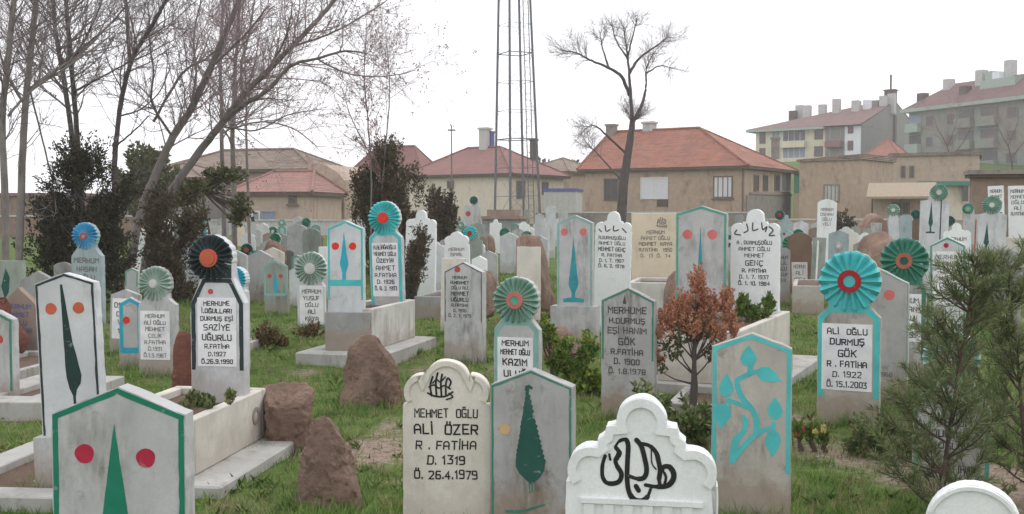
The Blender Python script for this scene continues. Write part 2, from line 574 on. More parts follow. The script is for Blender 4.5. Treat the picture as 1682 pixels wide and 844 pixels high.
def inset(path, d):
    n = len(path); out = []
    for i, (x, z) in enumerate(path):
        a = path[max(0, i - 1)]; c = path[min(n - 1, i + 1)]
        def nrm(p, q):
            dx, dz = q[0] - p[0], q[1] - p[1]
            l = sqrt(dx * dx + dz * dz) or 1
            return (dz / l, -dx / l)
        n1 = nrm(a, (x, z)) if i > 0 else nrm((x, z), c)
        n2 = nrm((x, z), c) if i < n - 1 else n1
        mx, mz = n1[0] + n2[0], n1[1] + n2[1]
        l = sqrt(mx * mx + mz * mz) or 1
        mx, mz = mx / l, mz / l
        k = d / max(.5, mx * n1[0] + mz * n1[1])
        out.append((x + mx * k, z + mz * k))
    return out

def rosette_parts(root, x, z, r, t, mat, boss_r, boss_mat, centre_mat=None, n=20, amp=None, low=1, back=None):
    """pleated disc standing on the neck, a boss in its middle"""
    amp = amp or r * .26
    mb = MB()
    per = 6 if not low else 4
    nt = n * per
    rings = [boss_r * .85 / r, .45, .7, .93, 1.0]
    yf = -t / 2 - .012
    pa = [random.uniform(.7, 1.15) for _ in range(n)]; pr = [random.uniform(-.018, .012) for _ in range(n)]
    for ri, q in enumerate(rings):
        for i in range(nt):
            a = 2 * pi * i / nt
            ph = (i % per) / per
            tri = 1 - abs(2 * ph - 1)
            k = tri * sstep(.15, .9, q) * amp * pa[i // per]
            rr = r * q * (1 + (pr[i // per] if ri >= 3 else 0) + (.035 * (tri - .5) if ri >= 3 else 0))
            yy = yf - amp * .35 + (amp * (.9 * sstep(.15, .9, q)) - k) + (amp * .25 if ri == 4 else 0)
            mb.v.append((x + rr * sin(a), yy, z + rr * cos(a)))
    for ri in range(len(rings) - 1):
        for i in range(nt):
            j = (i + 1) % nt
            mb.f.append((ri * nt + i, ri * nt + j, (ri + 1) * nt + j, (ri + 1) * nt + i))
    L = (len(rings) - 1) * nt
    m3 = MB()
    for i in range(nt):
        q = mb.v[L + i]
        m3.v += [(x + (q[0] - x) * .992, q[1] + .002, z + (q[2] - z) * .992), (x + (q[0] - x) * .992, t / 2 - .004, z + (q[2] - z) * .992)]
    for i in range(nt):
        j = (i + 1) % nt
        m3.f.append((2 * i, 2 * j, 2 * j + 1, 2 * i + 1))
    m3.f.append(tuple(2 * i + 1 for i in range(nt)))
    mb.f.append(tuple(i for i in range(nt)))
    ro = mb.build('rosette', mat, root)
    m3.build('rosette_back', back or mat, ro)
    if boss_r > 0 and boss_mat is not None:
        yb = yf - amp * .55
        m2 = MB()
        if centre_mat is not None:
            m2.ring(x, z, boss_r * .52, boss_r, yb - .006, .03 + amp)
            m2.build('boss', boss_mat, ro)
            MB().disc(x, z, boss_r * .515, yb + .001, .02 + amp, 20).build('boss_centre', centre_mat, ro)
        else:
            m2.disc(x, z, boss_r, yb - .002, .03 + amp, 26)
            m2.disc(x, z, boss_r * .72, yb - .009, .02, 22)
            m2.build('boss', boss_mat, ro)
    return ro

PLACES = []
def headstone(label, cx, wp, ty, kind='house', by=None, Y=None, mat='palegrey', group='headstones of the cemetery', shoulder=None,
              border=None, dots=(), emblem=(), text=None, panel=None, rosette=None, plinth=None, t=None, yaw=None, lean=0, pitch=0,
              strokes=(), rim=None, base_z=None, extra=None, bold=.2, px0=None):
    if Y is None:
        Y = depth_of(by)
    s = Y / F
    X = W(cx, 400, Y).x
    gzz = gz(X, Y) if base_z is None else base_z
    a = degrees(atan((cx - 841) / F))
    if yaw is None:
        yaw = 13 + a * .62 + random.uniform(-2, 2)
    rel = R(yaw - a)
    topz = W(cx, ty, Y).z
    h = topz - gzz
    w = wp * s / max(.75, cos(rel))
    if t is None:
        t = min(.13, max(.075, w * .2))
    root = empty('headstone', (X, Y, gzz), label, 'headstone', group, -R(yaw))
    if Y > 12.5 and lean == 0 and pitch == 0:     # old stones have sunk a little
        lean, pitch = random.gauss(0, 1.3), random.gauss(0, 1.5)
    root.rotation_euler = (R(pitch), R(lean), -R(yaw))
    PLACES.append((X, Y, w))
    kx = 1 / max(.75, cos(rel))
    def P(x, y):
        return ((x - (cx if px0 is None else px0)) * s * kx, W(cx, y, Y).z - gzz)
    yf = -t / 2
    path = None
    if kind == 'house':
        g = (shoulder - ty) * s if shoulder else w * .24
        pts = prof_house(w, h, g)
    elif kind == 'flat':
        pts = prof_flat(w, h)
    elif kind == 'round':
        pts = prof_round(w, h)
    elif kind == 'arch':
        pts = prof_arch(w, h, w * .2)
    elif kind == 'trefoil':
        pts = prof_trefoil(w, h)
    elif kind == 'step':
        pts = prof_step(w, h)
    elif kind == 'stepbig':
        pts = prof_stepbig(w, h)
    elif kind == 'rosette':
        rx, ry, rr = rosette[:3]
        zc = P(rx, ry)[1]
        rw = rr * s
        hs_ = P(0, shoulder)[1] if shoulder else zc - rw * 1.75
        nw = min(w * .8, rw * 1.35)
        hn = zc - rw * .86
        hs_ = min(hs_, hn - .02)
        pts = prof_rosette(w, hs_, hn, nw, zc)
    slab_mesh('slab', pts, t, M[mat], root, bev=.007 if Y < 15 else (.005 if Y < 30 else 0))
    if border:
        bcol, bpx, ybot = border[:3]
        zb = P(0, ybot)[1]
        if kind == 'rosette':
            path = [p for p in pts if True]
            path = [(-w / 2, zb), (-w / 2, hs_), (-nw / 2, hn), (-nw / 2, hn + .004), (nw / 2, hn + .004), (nw / 2, hn), (w / 2, hs_), (w / 2, zb)]
            path = [(-w / 2, zb), (-w / 2, hs_), (-nw / 2 * .96, hn), (nw / 2 * .96, hn), (w / 2, hs_), (w / 2, zb)]
        else:
            path = [(pts[1][0], zb)] + pts[1:-1] + [(pts[-2][0], zb)]
        path = wob(path, 0, .05, False)
        po = inset(path, .005); pi_ = inset(path, bpx * s)
        if Y < 18: pi_ = [(x + random.gauss(0, .0012), z + random.gauss(0, .0012)) for x, z in pi_]
        MB().strip(po, pi_, yf - .0016, .004).build('painted_border', M[bcol], root)
        if kind == 'rosette':
            MB().plate([(-nw / 2 + .003, hn - .003), (nw / 2 - .003, hn - .003), (nw / 2 - .003, zc - rw * .3), (-nw / 2 + .003, zc - rw * .3)], yf - .0013, .004).build('neck_band', M[bcol], root)
        if len(border) > 3:   # bottom band of the frame
            y0, y1 = border[3:5]
            b2 = bpx * s
            MB().plate([(-w / 2 + b2, P(0, y1)[1]), (w / 2 - b2, P(0, y1)[1]), (w / 2 - b2, P(0, y0)[1]), (-w / 2 + b2, P(0, y0)[1])], yf - .0019, .004).build('border_foot', M[bcol], root)
    if rim:
        path = pts[3:-3]
        po = inset(path, .002); pi_ = inset(path, rim * s)
        MB().strip(po, pi_, yf - .012, .016).build('moulding', M[mat], root)
    if panel:
        x0, y0, x1, y1, pm = panel
        a_, b_ = P(x0, y1), P(x1, y0)
        MB().box(a_[0], b_[0], yf - .004, yf + .004, a_[1], b_[1]).build('inscription_panel', M[pm], root)
    yt = yf - (.0052 if panel else .0016)
    if text:
        lines, (x0, y0, x1, y1), ink = text[:3]
        n = len(lines)
        sp = []
        tw = [(l if isinstance(l, tuple) else (l, 1.0)) for l in lines]
        tot = sum(k for _, k in tw)
        z = P(0, y0)[1]; H = z - P(0, y1)[1]
        xa, xb = P(x0, 0)[0], P(x1, 0)[0]
        for l, k in tw:
            hh = H * k / tot
            sp.append(((xa + xb) / 2, z - hh / 2, hh * .53, (xb - xa) * .92 * (text[3] if len(text) > 3 else .96)))
            z -= hh
        one = MB()
        for (l, _), q in zip(tw, sp):
            if not l: continue
            g_ = lettering(l, *q, yt, weight=bold)
            if Y < 17:
                g_.build('inscription_line', M[ink], root)
            else:
                o_ = len(one.v); one.v += g_.v; one.f += [tuple(o_ + i for i in f) for f in g_.f]
        if one.v: one.build('inscription', M[ink], root)
    for (dx, dy, dr, dc) in dots:
        p = P(dx, dy)
        MB().disc(p[0], p[1], dr * s, yf - .0018, .004, 24, .05).build('red_disc' if dc != 'ochre' else 'painted_disc', M[dc], root)
    for e in emblem:
        nm, ec, epts = e
        MB().plate(wob([P(*q) for q in epts], .003 if Y < 16 else 0, .03), yf - .0017, .004).build(nm, M[ec], root)
    if strokes:
        nm, sc_, lst = strokes
        mb = MB()
        for i, (spts, sw) in enumerate(lst):
            q = [P(*v) for v in spts]
            ww = [v * s for v in sw] if isinstance(sw, (list, tuple)) else sw * s
            mb.stroke(q, ww, yf - .0016 - .0002 * (i % 9), .004)
        mb.build(nm, M[sc_], root)
    if rosette:
        rx, ry, rr, rm = rosette[:4]
        br = rosette[4] if len(rosette) > 4 else rr * .35
        bmn = rosette[5] if len(rosette) > 5 else None
        cm = rosette[6] if len(rosette) > 6 else None
        p = P(rx, ry)
        rosette_parts(root, p[0], p[1], rr * s, t, M[rm], br * s, M[bmn] if bmn else None, M[cm] if cm else None,
                      n=rosette[7] if len(rosette) > 7 else 22, low=0 if Y < 12 else 1, back=M[mat])
    if plinth:
        x0, x1, yt_ = plinth[:3]
        a_, b_ = P(x0, 0)[0], P(x1, 0)[0]
        MB().box(a_, b_, -t / 2 - .06, t / 2 + .06, -.1, P(0, yt_)[1]).build('plinth', M[plinth[3] if len(plinth) > 3 else mat], root)
    if extra:
        extra(root, P, yf, s)
    return root

def cyp(cx, y0, y1, hw, stem_y=None, stem=2, base=None, wide=.86, shift=0):
    """half-outline of a painted cypress in photo pixels"""
    yw = y0 + (y1 - y0) * wide
    pts = [(0, y0), (hw * .55, y0 + (y1 - y0) * .5), (hw, yw), (hw * .75, yw + (y1 - yw) * .5), (stem, y1)]
    if stem_y:
        pts.append((stem, stem_y))
        if base:
            bw, bh = base
            pts += [(bw, stem_y + bh * .3), (bw, stem_y + bh)]
    rt = [(cx + x, y) for x, y in pts]
    lf = [(cx - x, y) for x, y in reversed(pts[1:])]
    return rt + lf

def tri(cx, y0, y1, hw):
    return [(cx, y0), (cx + hw, y1), (cx - hw, y1)]
# ------------------------------------------------------------------ headstones in the foreground
G = 'headstones of the cemetery'

headstone('nearest white stone with green gable border, two crimson dots and a green spike', 198, 205, 632, 'house', Y=4.4, shoulder=677,
          mat='palegrey', border=('green', 11, 960), dots=[(146, 741, 16, 'crimson'), (240, 747, 16, 'crimson')],
          emblem=[('cypress_emblem', 'green', tri(192, 692, 945, 34))], t=.105, yaw=3)

headstone('grey stone with one pink dot cut by the picture edge, standing on a concrete kerb', -12, 62, 506, 'house', Y=9.0, shoulder=524, mat='palegrey',
          border=('seagreen', 5, 640), dots=[(0, 556, 7, 'dullred')], t=.1, yaw=6)

headstone('tall narrow white stone with black border, two orange dots and a dark green cypress', 123, 90, 447, 'house', Y=6.2, shoulder=464, mat='white',
          border=('black', 5, 716), dots=[(88, 505, 9.5, 'orange'), (130, 505, 9.5, 'orange')],
          emblem=[('cypress_emblem', 'deepgreen', [(104, 466), (107, 466), (111, 500), (118, 560), (129, 615), (127, 628), (121, 638), (119, 650), (119, 702), (115, 702), (115, 648), (110, 636), (106, 618), (104.5, 560)])],
          plinth=(58, 152, 712, 'palegrey'), t=.085, yaw=4, lean=-2.2, px0=110)

headstone('pinkish brown pointed stone with faded blue lettering', 32, 62, 472, 'house', by=592, shoulder=505, mat='pinkbrown',
          text=(['MERHUM', 'AHMET', 'OĞLU', 'R.FATİHA', '1947'], (12, 496, 54, 562), 'inkblue'), t=.1, yaw=5)
headstone('plain lilac grey pointed stone behind the blue lettered one', 62, 52, 445, 'house', Y=13.4, shoulder=462, mat='rawgrey', yaw=6)
headstone('grey green stone with a dark leaf mark under the bare trees', 14, 46, 428, 'flat', Y=14.5, mat='greengrey',
          emblem=[('leaf_mark', 'dkgreen', [(12, 440), (18, 455), (16, 480), (10, 490), (5, 470)])], yaw=5)

headstone('grey lettered stone topped by a sky blue rosette in front of the dark evergreen', 145, 46, 366, 'rosette', Y=15.6, mat='bluegrey', shoulder=420,
          rosette=(143, 387, 22, 'sky', 6, 'dullred', 'paleteal'), text=(['MERHUM', 'HASAN', 'OĞLU', 'ALİ', 'FATİHA'], (124, 420, 166, 490), 'inkfade'), yaw=8)

headstone('grey gabled stone with white panel behind the turquoise bordered little stone', 203, 44, 475, 'house', Y=12.6, shoulder=484, mat='palegrey',
          panel=(184, 490, 222, 556, 'wpanel'), text=(['OSMAN', 'OĞLU', 'VELİ', '1951'], (186, 494, 220, 550), 'inkgrey'), yaw=7)
headstone('small turned stone with broad blue border and one red dot', 214, 34, 488, 'house', Y=11.3, shoulder=498, mat='palegrey',
          border=('blue', 6, 578, 570, 579), dots=[(208, 525, 6, 'red')], yaw=-6, t=.1)
headstone('grey rosette stone with pale lettered panel beside the red brown slab', 259, 58, 437, 'rosette', by=616, mat='palegrey', shoulder=500,
          rosette=(256, 465, 28, 'grgreen', 7, 'gpanel', None), panel=(233, 510, 279, 590, 'wpanel'),
          text=(['MERHUM', 'ALİ OĞLU', 'MEHMET', 'ÇELİK', 'R.FATİHA', 'D.1931', 'Ö.1.3.1987'], (236, 513, 276, 588), 'inkfade'), yaw=8)

headstone('white stone with big black pleated rosette, orange boss and boldly lettered panel', 360, 84, 385, 'rosette', Y=7.15, mat='white', shoulder=497,
          border=('black', 8, 606), rosette=(350, 423, 38, 'black', 15, 'orange', None, 20), panel=(329, 488, 390, 600, 'wpanel'),
          text=(['MERHUME', 'İ.OĞULLARI', 'DURMUŞ EŞİ', ('SAZİYE', 1.35), ('UĞURLU', 1.35), 'R.FATİHA', 'D.1927', 'Ö.26.9.1990'], (331, 491, 388, 598), 'ink'),
          dots=[(350, 478, 4.5, 'dullred')], t=.095, yaw=7, base_z=.36)
headstone('white stone with a bright blue rosette half hidden behind the black rosette stone', 390, 30, 434, 'rosette', Y=11.0, mat='white', shoulder=478,
          rosette=(388, 458, 20, 'blue', 6, 'red', None), yaw=9, t=.12)

headstone('small green grey stone with blue cypress and two red dots', 454, 37, 427, 'house', by=518, shoulder=437, mat='greengrey',
          border=('paleteal', 3, 484, 481, 486), dots=[(445, 453, 3.6, 'dullred'), (463, 453, 3.6, 'dullred')],
          emblem=[('cypress_emblem', 'blue', cyp(454, 444, 476, 4, 482, 2))], yaw=8)
headstone('stepped white lettered board under a pale green rosette', 512, 44, 413, 'rosette', Y=15.3, mat='white', shoulder=470,
          rosette=(512, 440, 27, 'grgreen', 9, 'gpanel', None), panel=(494, 468, 532, 532, 'wpanel'),
          text=(['MERHUM', 'YUSUF', 'OĞLU', 'ALİ', 'KAYA'], (496, 472, 530, 528), 'inkgrey'), yaw=8)

headstone('tall white stone with turquoise border, blue cypress and two bright red dots', 569, 58, 362, 'house', Y=11.75, shoulder=375, mat='white',
          border=('turq', 4, 492, 459, 469), dots=[(553, 404, 6.2, 'red'), (581, 404, 6.2, 'red')],
          emblem=[('cypress_emblem', 'blue', cyp(567, 380, 447, 7, 459, 3, None, .8))], plinth=(538, 610, 512, 'rawgrey'), base_z=.15, yaw=6, t=.1)
headstone('bright turquoise rosette stone with red boss standing in the whitewashed bed', 638, 52, 331, 'rosette', Y=12.7, mat='white', shoulder=389,
          border=('turq', 6, 500), rosette=(637, 357, 27, 'turq', 9, 'red', None, 24), panel=(616, 398, 658, 486, 'wpanel'),
          text=(['A.ALİAĞAOĞLU', 'MEHMET OĞLU', 'ÜZEYİR', ('AHMET', 1.2), 'R.FATİHA', 'D. 1926', 'Ö. 8. 2. 1993'], (617, 400, 657, 478), 'ink'), base_z=.5, yaw=14, t=.09)

headstone('stepped white ornate stone half hidden behind the dark evergreen', 690, 48, 345, 'step', Y=19, mat='marble',
          text=(['MERHUM', 'VELİ', 'OĞLU', 'HASAN', '1971'], (672, 405, 708, 455), 'inkgrey'), yaw=12)
headstone('white trefoil stone directly behind the black edged lettered one', 753, 40, 380, 'trefoil', Y=20, mat='marble',
          text=(['MERHUM', 'İSMAİL', '1983'], (738, 405, 768, 430), 'inkfade'), yaw=12)

headstone('white stone with thin black gable line, red boss and eight lettered rows', 764, 62, 430, 'house', by=597, shoulder=446, mat='palegrey',
          border=('inkgrey', 2.2, 528), dots=[(755, 442, 5, 'dullred')],
          text=(['MERHUM', 'H.MEHMET', 'OĞLU ALİ', ('MEHMET', 1.2), ('UĞURLU', 1.2), 'R.FATİHA', 'D. 1930', 'Ö. 2. 7. 1979'], (731, 451, 786, 522), 'ink'), yaw=20, t=.12)

headstone('pale green pleated rosette stone with red ring between the cypress stone and the pointed rock', 851, 74, 453, 'rosette', by=684, mat='palegrey', shoulder=540,
          border=('paleteal', 9, 640), rosette=(850, 492, 38, 'palegreen', 14, 'rustring', 'tealgreen', 22), panel=(820, 553, 878, 640, 'wpanel'),
          text=(['MERHUM', 'MEHMET OĞLU', ('KAZIM', 1.25), ('ULUĞ', 1.3), 'R.FATİHA'], (822, 555, 876, 636), 'ink'), yaw=16, t=.1)

def bismillah(x, y, k):
    """compact calligraphic device as brush strokes"""
    L = [([(-20, 14), (-8, 19), (8, 19), (20, 12)], 3), ([(-14, 18), (-16, 2), (-12, -12)], 3.2), ([(-6, 18), (-7, -4), (-4, -18)], 3.2), ([(2, 18), (1, -2), (3, -16)], 3.2),
         ([(9, 18), (9, 0), (12, -10), (17, -4), (14, 4)], 3), ([(-18, 4), (-10, 1), (-2, 6), (6, 2), (16, 7)], 2.6), ([(-12, -2), (-6, -8), (0, -4), (8, -12)], 2.2), ([(14, 14), (20, 20), (10, 24)], 2.4)]
    return [([(x + a * k, y + b * k) for a, b in p], w * k) for p, w in L]

headstone('cream trefoil stone with black lettering and a small calligraphic crest', 734, 143, 590, 'trefoil', Y=5.5, mat='cream', rim=9,
          text=(['MEHMET  OĞLU', ('ALİ  ÖZER', 1.15), 'R . FATİHA', 'D. 1319', 'Ö. 26.4.1979'], (674, 664, 792, 788), 'ink', .94),
          strokes=('calligraphy', 'ink', bismillah(724, 629, 1.02)), yaw=2, t=.09, bold=.19)

random.seed(3)
JAG = [(866, 640), (867, 631), (873, 629), (879, 633), (878, 637), (873, 635)]
for i in range(15):
    f = i / 14; y = 640 + f * 112
    JAG += [(873 + f * 27 + random.uniform(-.4, .8), y), (872 + f * 27 - .3, y + 4)]
JAG += [(898, 768), (891, 779), (884, 785), (877, 791), (875, 791), (868, 784), (858, 776), (851, 764)]
for i in range(15):
    f = 1 - i / 14; y = 644 + f * 108
    JAG += [(867 - f * 16 - random.uniform(-.4, .8), y), (868 - f * 16 + .3, y - 4)]
headstone('white gabled stone with one large dark green cypress and an ochre smudge', 876, 134, 605, 'house', Y=5.4, shoulder=632, mat='grey',
          border=('seagreen', 5, 990),
          emblem=[('cypress_emblem', 'dkgreen', JAG)],
          strokes=('stem_and_ground', 'seagreen', [([(873, 788), (874, 805)], 2.2), ([(878, 788), (878, 803)], 2.2), ([(836, 838), (862, 836), (884, 828), (898, 823)], [5, 4, 2.5])]),
          dots=[(833, 704, 9, 'ochre')], yaw=14, t=.1)

Z = lambda x, y: (900 + x / 3.837, 624 + y / 3.837)
def ZP(l): return [Z(*p) for p in l]
HU = [(ZP([(372, 470), (356, 520), (354, 590), (376, 632), (420, 640), (462, 622), (474, 575), (445, 525), (437, 488), (456, 455)]), [6, 6.5, 7, 8, 8, 8, 7, 6]),
      (ZP([(440, 415), (460, 445), (446, 478), (436, 500)]), [7, 9, 8, 5]),
      (ZP([(434, 408), (462, 372), (500, 362), (516, 400), (512, 500), (510, 600), (520, 680), (548, 728), (592, 742), (634, 718), (656, 668)]), [4, 6, 8, 8, 8, 8, 8, 9, 9, 8, 5]),
      (ZP([(568, 362), (598, 400), (618, 470), (632, 545), (618, 592), (580, 604), (526, 590)]), [8, 8, 8, 8, 8, 6]),
      (ZP([(604, 384), (650, 396), (690, 436), (706, 490), (716, 545), (710, 600), (716, 636)]), [6, 7, 8, 8, 8, 6]),
      (ZP([(626, 640), (690, 648), (760, 640), (796, 600), (798, 556), (772, 522), (738, 524), (730, 548)]), [6, 8, 9, 9, 9, 8, 6]),
      (ZP([(742, 560), (752, 590), (744, 630)]), 4.5), (ZP([(660, 420), (664, 500), (690, 540)]), 2.2),
      (ZP([(398, 458), (404, 490)]), 4), (ZP([(566, 650), (582, 676)]), 8), (ZP([(640, 640), (664, 655)]), 4)]
def flutes(root, P, yf, s):
    mb = MB()
    for i in range(6):
        x = 962 + i * 32
        a, b = P(x, 1000), P(x + 17, 824)
        mb.box(a[0], b[0], yf - .010, yf + .004, a[1], b[1])
    mb.build('fluting', M['marble'], root)
    a, b = P(957, 823), P(1156, 815)
    MB().box(a[0], b[0], yf - .014, yf + .003, a[1], b[1]).build('ledge', M['marble'], root)
headstone('big white marble trefoil stone with bold black calligraphy', 1056, 248, 650, 'stepbig', Y=4.2, mat='marble', rim=15,
          strokes=('calligraphy', 'ink', HU), extra=flutes, yaw=9, t=.1)

headstone('gabled white stone with thin green edge and seven rows of lettering beside the orange shrub', 1034, 86, 472, 'house', by=688, shoulder=493, mat='grey',
          border=('seagreen', 4, 590), emblem=[('small_cypress', 'inkgrey', cyp(1029, 484, 499, 3, None))],
          text=([('MERHUME', 1.15), 'H.DURMUŞ', ('EŞİ HANIM', 1.1), ('GÖK', 1.2), 'R.FATİHA', 'D. 1900', 'Ö. 1.8.1978'], (994, 500, 1072, 616), 'inkgrey'), yaw=20, t=.1, bold=.19)

def leaf(cx, cy, w, h, ang):
    pts = []
    for x, y in [(0, -1), (.5, -.35), (.72, .2), (.45, .72), (0, .85), (-.45, .72), (-.72, .2), (-.5, -.35)]:
        x, y = x * w, y * h
        a = R(ang)
        pts.append((cx + x * cos(a) - y * sin(a), cy + x * sin(a) + y * cos(a)))
    return pts
TQ = 'turq'
VK = 1.3
vines = [([(1207, 756), (1212, 725), (1226, 706)], [8, 9, 7]), ([(1208, 754), (1228, 728), (1246, 710), (1262, 700), (1270, 698)], [7, 6, 5]),
         ([(1246, 708), (1246, 690), (1240, 672), (1225, 655), (1217, 640), (1214, 625), (1222, 618), (1234, 612)], [8, 7, 7, 7, 6, 6]), ([(1234, 612), (1236, 596)], 6),
         ([(1236, 668), (1218, 662), (1202, 656)], [6, 5, 5]), ([(1226, 706), (1228, 692), (1225, 682)], [6, 7, 5]), ([(1234, 612), (1250, 606)], 5), ([(1200, 656), (1200, 664)], 5), ([(1273, 690), (1272, 706)], 5)]
vines = [(a, [v * VK for v in w] if isinstance(w, list) else w * VK) for a, w in vines]
headstone('white gabled stone with turquoise border and a turquoise climbing vine with leaves', 1237, 128, 546, 'house', by=845, shoulder=570, mat='beige',
          border=('turq', 8, 772), strokes=('vine_stem', 'turq', vines),
          emblem=[('vine_leaf', TQ, leaf(1232, 584, 19, 19, 0)), ('vine_leaf', TQ, leaf(1264, 613, 18, 22, 112)), ('vine_leaf', TQ, leaf(1197, 634, 17, 21, 0)),
                  ('vine_leaf', TQ, leaf(1191, 682, 20, 23, 188)), ('vine_leaf', TQ, leaf(1275, 668, 18, 20, 0)), ('vine_leaf', TQ, leaf(1272, 722, 18, 24, 182))],
          yaw=16, t=.085)

headstone('turquoise pleated rosette stone with dark red ring and a six row lettered panel', 1397, 98, 411, 'rosette', by=694, mat='beige', shoulder=520,
          border=('turq', 10, 652), rosette=(1398, 461, 49, 'turq', 18.5, 'darkred', 'turq', 18), panel=(1355, 531, 1434, 640, 'wpanel'),
          text=(['ALİ  OĞLU', ('DURMUŞ', 1.05), ('GÖK', 1.2), 'R . FATİHA', 'D. 1922', 'Ö. 15.1.2003'], (1360, 535, 1430, 638), 'ink'), yaw=24, t=.1, bold=.19)

headstone('grey gabled stone with a faded red dot tucked behind the turquoise rosette stone', 1440, 102, 438, 'house', Y=9.2, shoulder=464, mat='grey',
          border=('palegreen', 2, 600), dots=[(1462, 483, 8.5, 'palered')], text=(['1968'], (1446, 606, 1470, 618), 'inkfade'), yaw=26)
headstone('dark green pleated rosette stone with rusty ring behind the grey red dot stone', 1490, 62, 390, 'rosette', Y=10.6, mat='palegrey', shoulder=474,
          border=('seagreen', 7, 590), rosette=(1487, 428, 38, 'seagreen', 13, 'rust', 'dkgreen', 18), panel=(1466, 482, 1514, 560, 'wpanel'),
          text=(['MERHUM', 'HASAN', 'OĞLU', 'MUSA', '1975'], (1468, 486, 1512, 556), 'inkgrey'), yaw=26)
headstone('white panelled stone with green gable line and one red dot behind the pine', 1560, 54, 388, 'house', Y=13, shoulder=402, mat='white',
          border=('tealgreen', 3.5, 540), dots=[(1558, 402, 4, 'crimson')], panel=(1538, 412, 1582, 500, 'wpanel'),
          text=(['MERHUM', 'DURMUŞ', 'OĞLU', 'HALİL', 'ÇAKIR', 'FATİHA', '1962'], (1540, 415, 1580, 496), 'inkfade'), yaw=26)
headstone('tall white stone with green rosette and thin dark cypress in front of the canopy house', 1531, 44, 304, 'rosette', Y=21, mat='white', shoulder=326,
          rosette=(1537, 316, 14, 'greenrose', 4, 'palegreen', None) if 'greenrose' in M else (1537, 316, 14, 'palegreen', 4, 'gpanel', None),
          emblem=[('cypress_emblem', 'dkgreen', cyp(1526, 330, 372, 3.5, 380, 1.2, (7, 3)))], strokes=('side_line', 'inkgrey', [([(1541, 328), (1541, 392)], 2)]), yaw=25)
headstone('tall white stone with grey rosette and a narrow dark cypress before the mud wall', 1626, 42, 324, 'rosette', Y=19, mat='white', shoulder=352,
          rosette=(1624, 337, 15, 'palegreen', 4, 'gpanel', None), emblem=[('cypress_emblem', 'dkgreen', cyp(1618, 364, 404, 4, 410, 1.3, (8, 3)))],
          strokes=('side_line', 'dullred', [([(1601, 362), (1601, 412)], 2.2)]), yaw=25)
headstone('stepped white stone with lettering behind the red dot stone by the pine', 1578, 42, 366, 'step', Y=17, mat='marble',
          text=(['MERHUM', 'ALİ', 'OĞLU', 'MEHMET'], (1562, 388, 1594, 425), 'inkfade'), yaw=24)
for lab, cx, w in (('narrower white lettered board on the cream tomb against the mud wall', 1638, 24), ('broader white lettered board beside the narrow one on the cream tomb', 1672, 28)):
    headstone(lab, cx, w, 305, 'flat', Y=27, mat='marble', text=(['MERHUM', 'MEHMET', 'OĞLU', 'ALİ', 'R.FATİHA', ''], (cx - w * .4, 309, cx + w * .4, 365), 'inkgrey'), yaw=24, t=.08, base_z=.95)

headstone('tall white stone with rounded top and faint lettering below the tan building', 1356, 30, 327, 'arch', Y=27, mat='marble',
          text=(['MERHUM', 'OSMAN', 'OĞLU', 'VELİ'], (1345, 340, 1367, 372), 'inkfade'), yaw=22)
headstone('grey gabled stone with a pale round device right of the rounded white one', 1377, 32, 378, 'house', Y=23, shoulder=384, mat='bluegrey',
          rosette=(1377, 404, 7, 'gpanel', 2, None), yaw=22)
headstone('brown round headed stone with a pale lettered panel behind the concrete block', 1316, 38, 382, 'arch', Y=21.5, mat='brownstone',
          panel=(1303, 430, 1328, 466, 'gpanel'), text=(['MERHUM', 'ALİ', '1964'], (1305, 432, 1326, 464), 'inkfade'), yaw=22)
headstone('plain grey green slab beside the brown round headed stone', 1342, 20, 390, 'flat', Y=20.5, mat='greengrey', yaw=30,
          strokes=('pale_stripe', 'wpanel', [([(1341, 396), (1341, 460)], 3)]))
headstone('rough grey stone with rows of lettering tucked behind the white stepped marble', 1284, 28, 406, 'arch', Y=19, mat='rawgrey',
          text=(['MERHUM', 'HALİL', 'OĞLU', 'YUSUF', '1959'], (1272, 418, 1296, 465), 'inkgrey'), yaw=20)

headstone('large white stepped marble stone with Arabic crest standing in a cream bed', 1241, 77, 343, 'step', Y=11.6, mat='marble',
          strokes=('calligraphy', 'inkgrey', [([(1212, 378), (1209, 384), (1218, 386)], 2.2), ([(1228, 368), (1230, 378), (1224, 382)], 2.2), ([(1238, 366), (1238, 378), (1246, 376)], 2.2), ([(1252, 366), (1254, 377), (1260, 372), (1258, 380)], 2.2), ([(1264, 372), (1270, 378), (1264, 386), (1272, 386)], 2.2)]),
          text=(['A . DURMUŞOĞLU', 'AHMET OĞLU', ('MEHMET', 1.0), ('GENÇ', 1.4), 'R. FATİHA', 'D. 1. 7. 1937', 'Ö. 1. 10. 1984'], (1209, 393, 1272, 470), 'ink'), yaw=24, t=.1, base_z=.5)
headstone('tall green bordered stone with faded red dots and slim teal cypress above the orange shrub', 1153, 82, 338, 'house', Y=11.5, shoulder=351, mat='palegrey',
          border=('tealgreen', 4.5, 560), dots=[(1131, 385, 8, 'palered'), (1171, 385, 8, 'palered')],
          emblem=[('cypress_emblem', 'teal', tri(1152, 372, 520, 8))], yaw=22, t=.1)
headstone('buff rectangular tomb slab with scattered dark lettering between white and green stones', 1075, 72, 350, 'flat', Y=16.5, mat='buff',
          strokes=('calligraphy', 'inkfade', bismillah(1088, 364, .42)),
          text=(['MERHUM', 'AHMET OĞLU', 'MEHMET  KAYA', 'R.FATİHA   1950', 'D.  13  Ö.  74'], (1048, 376, 1108, 424), 'inkfade'), yaw=14, t=.12)
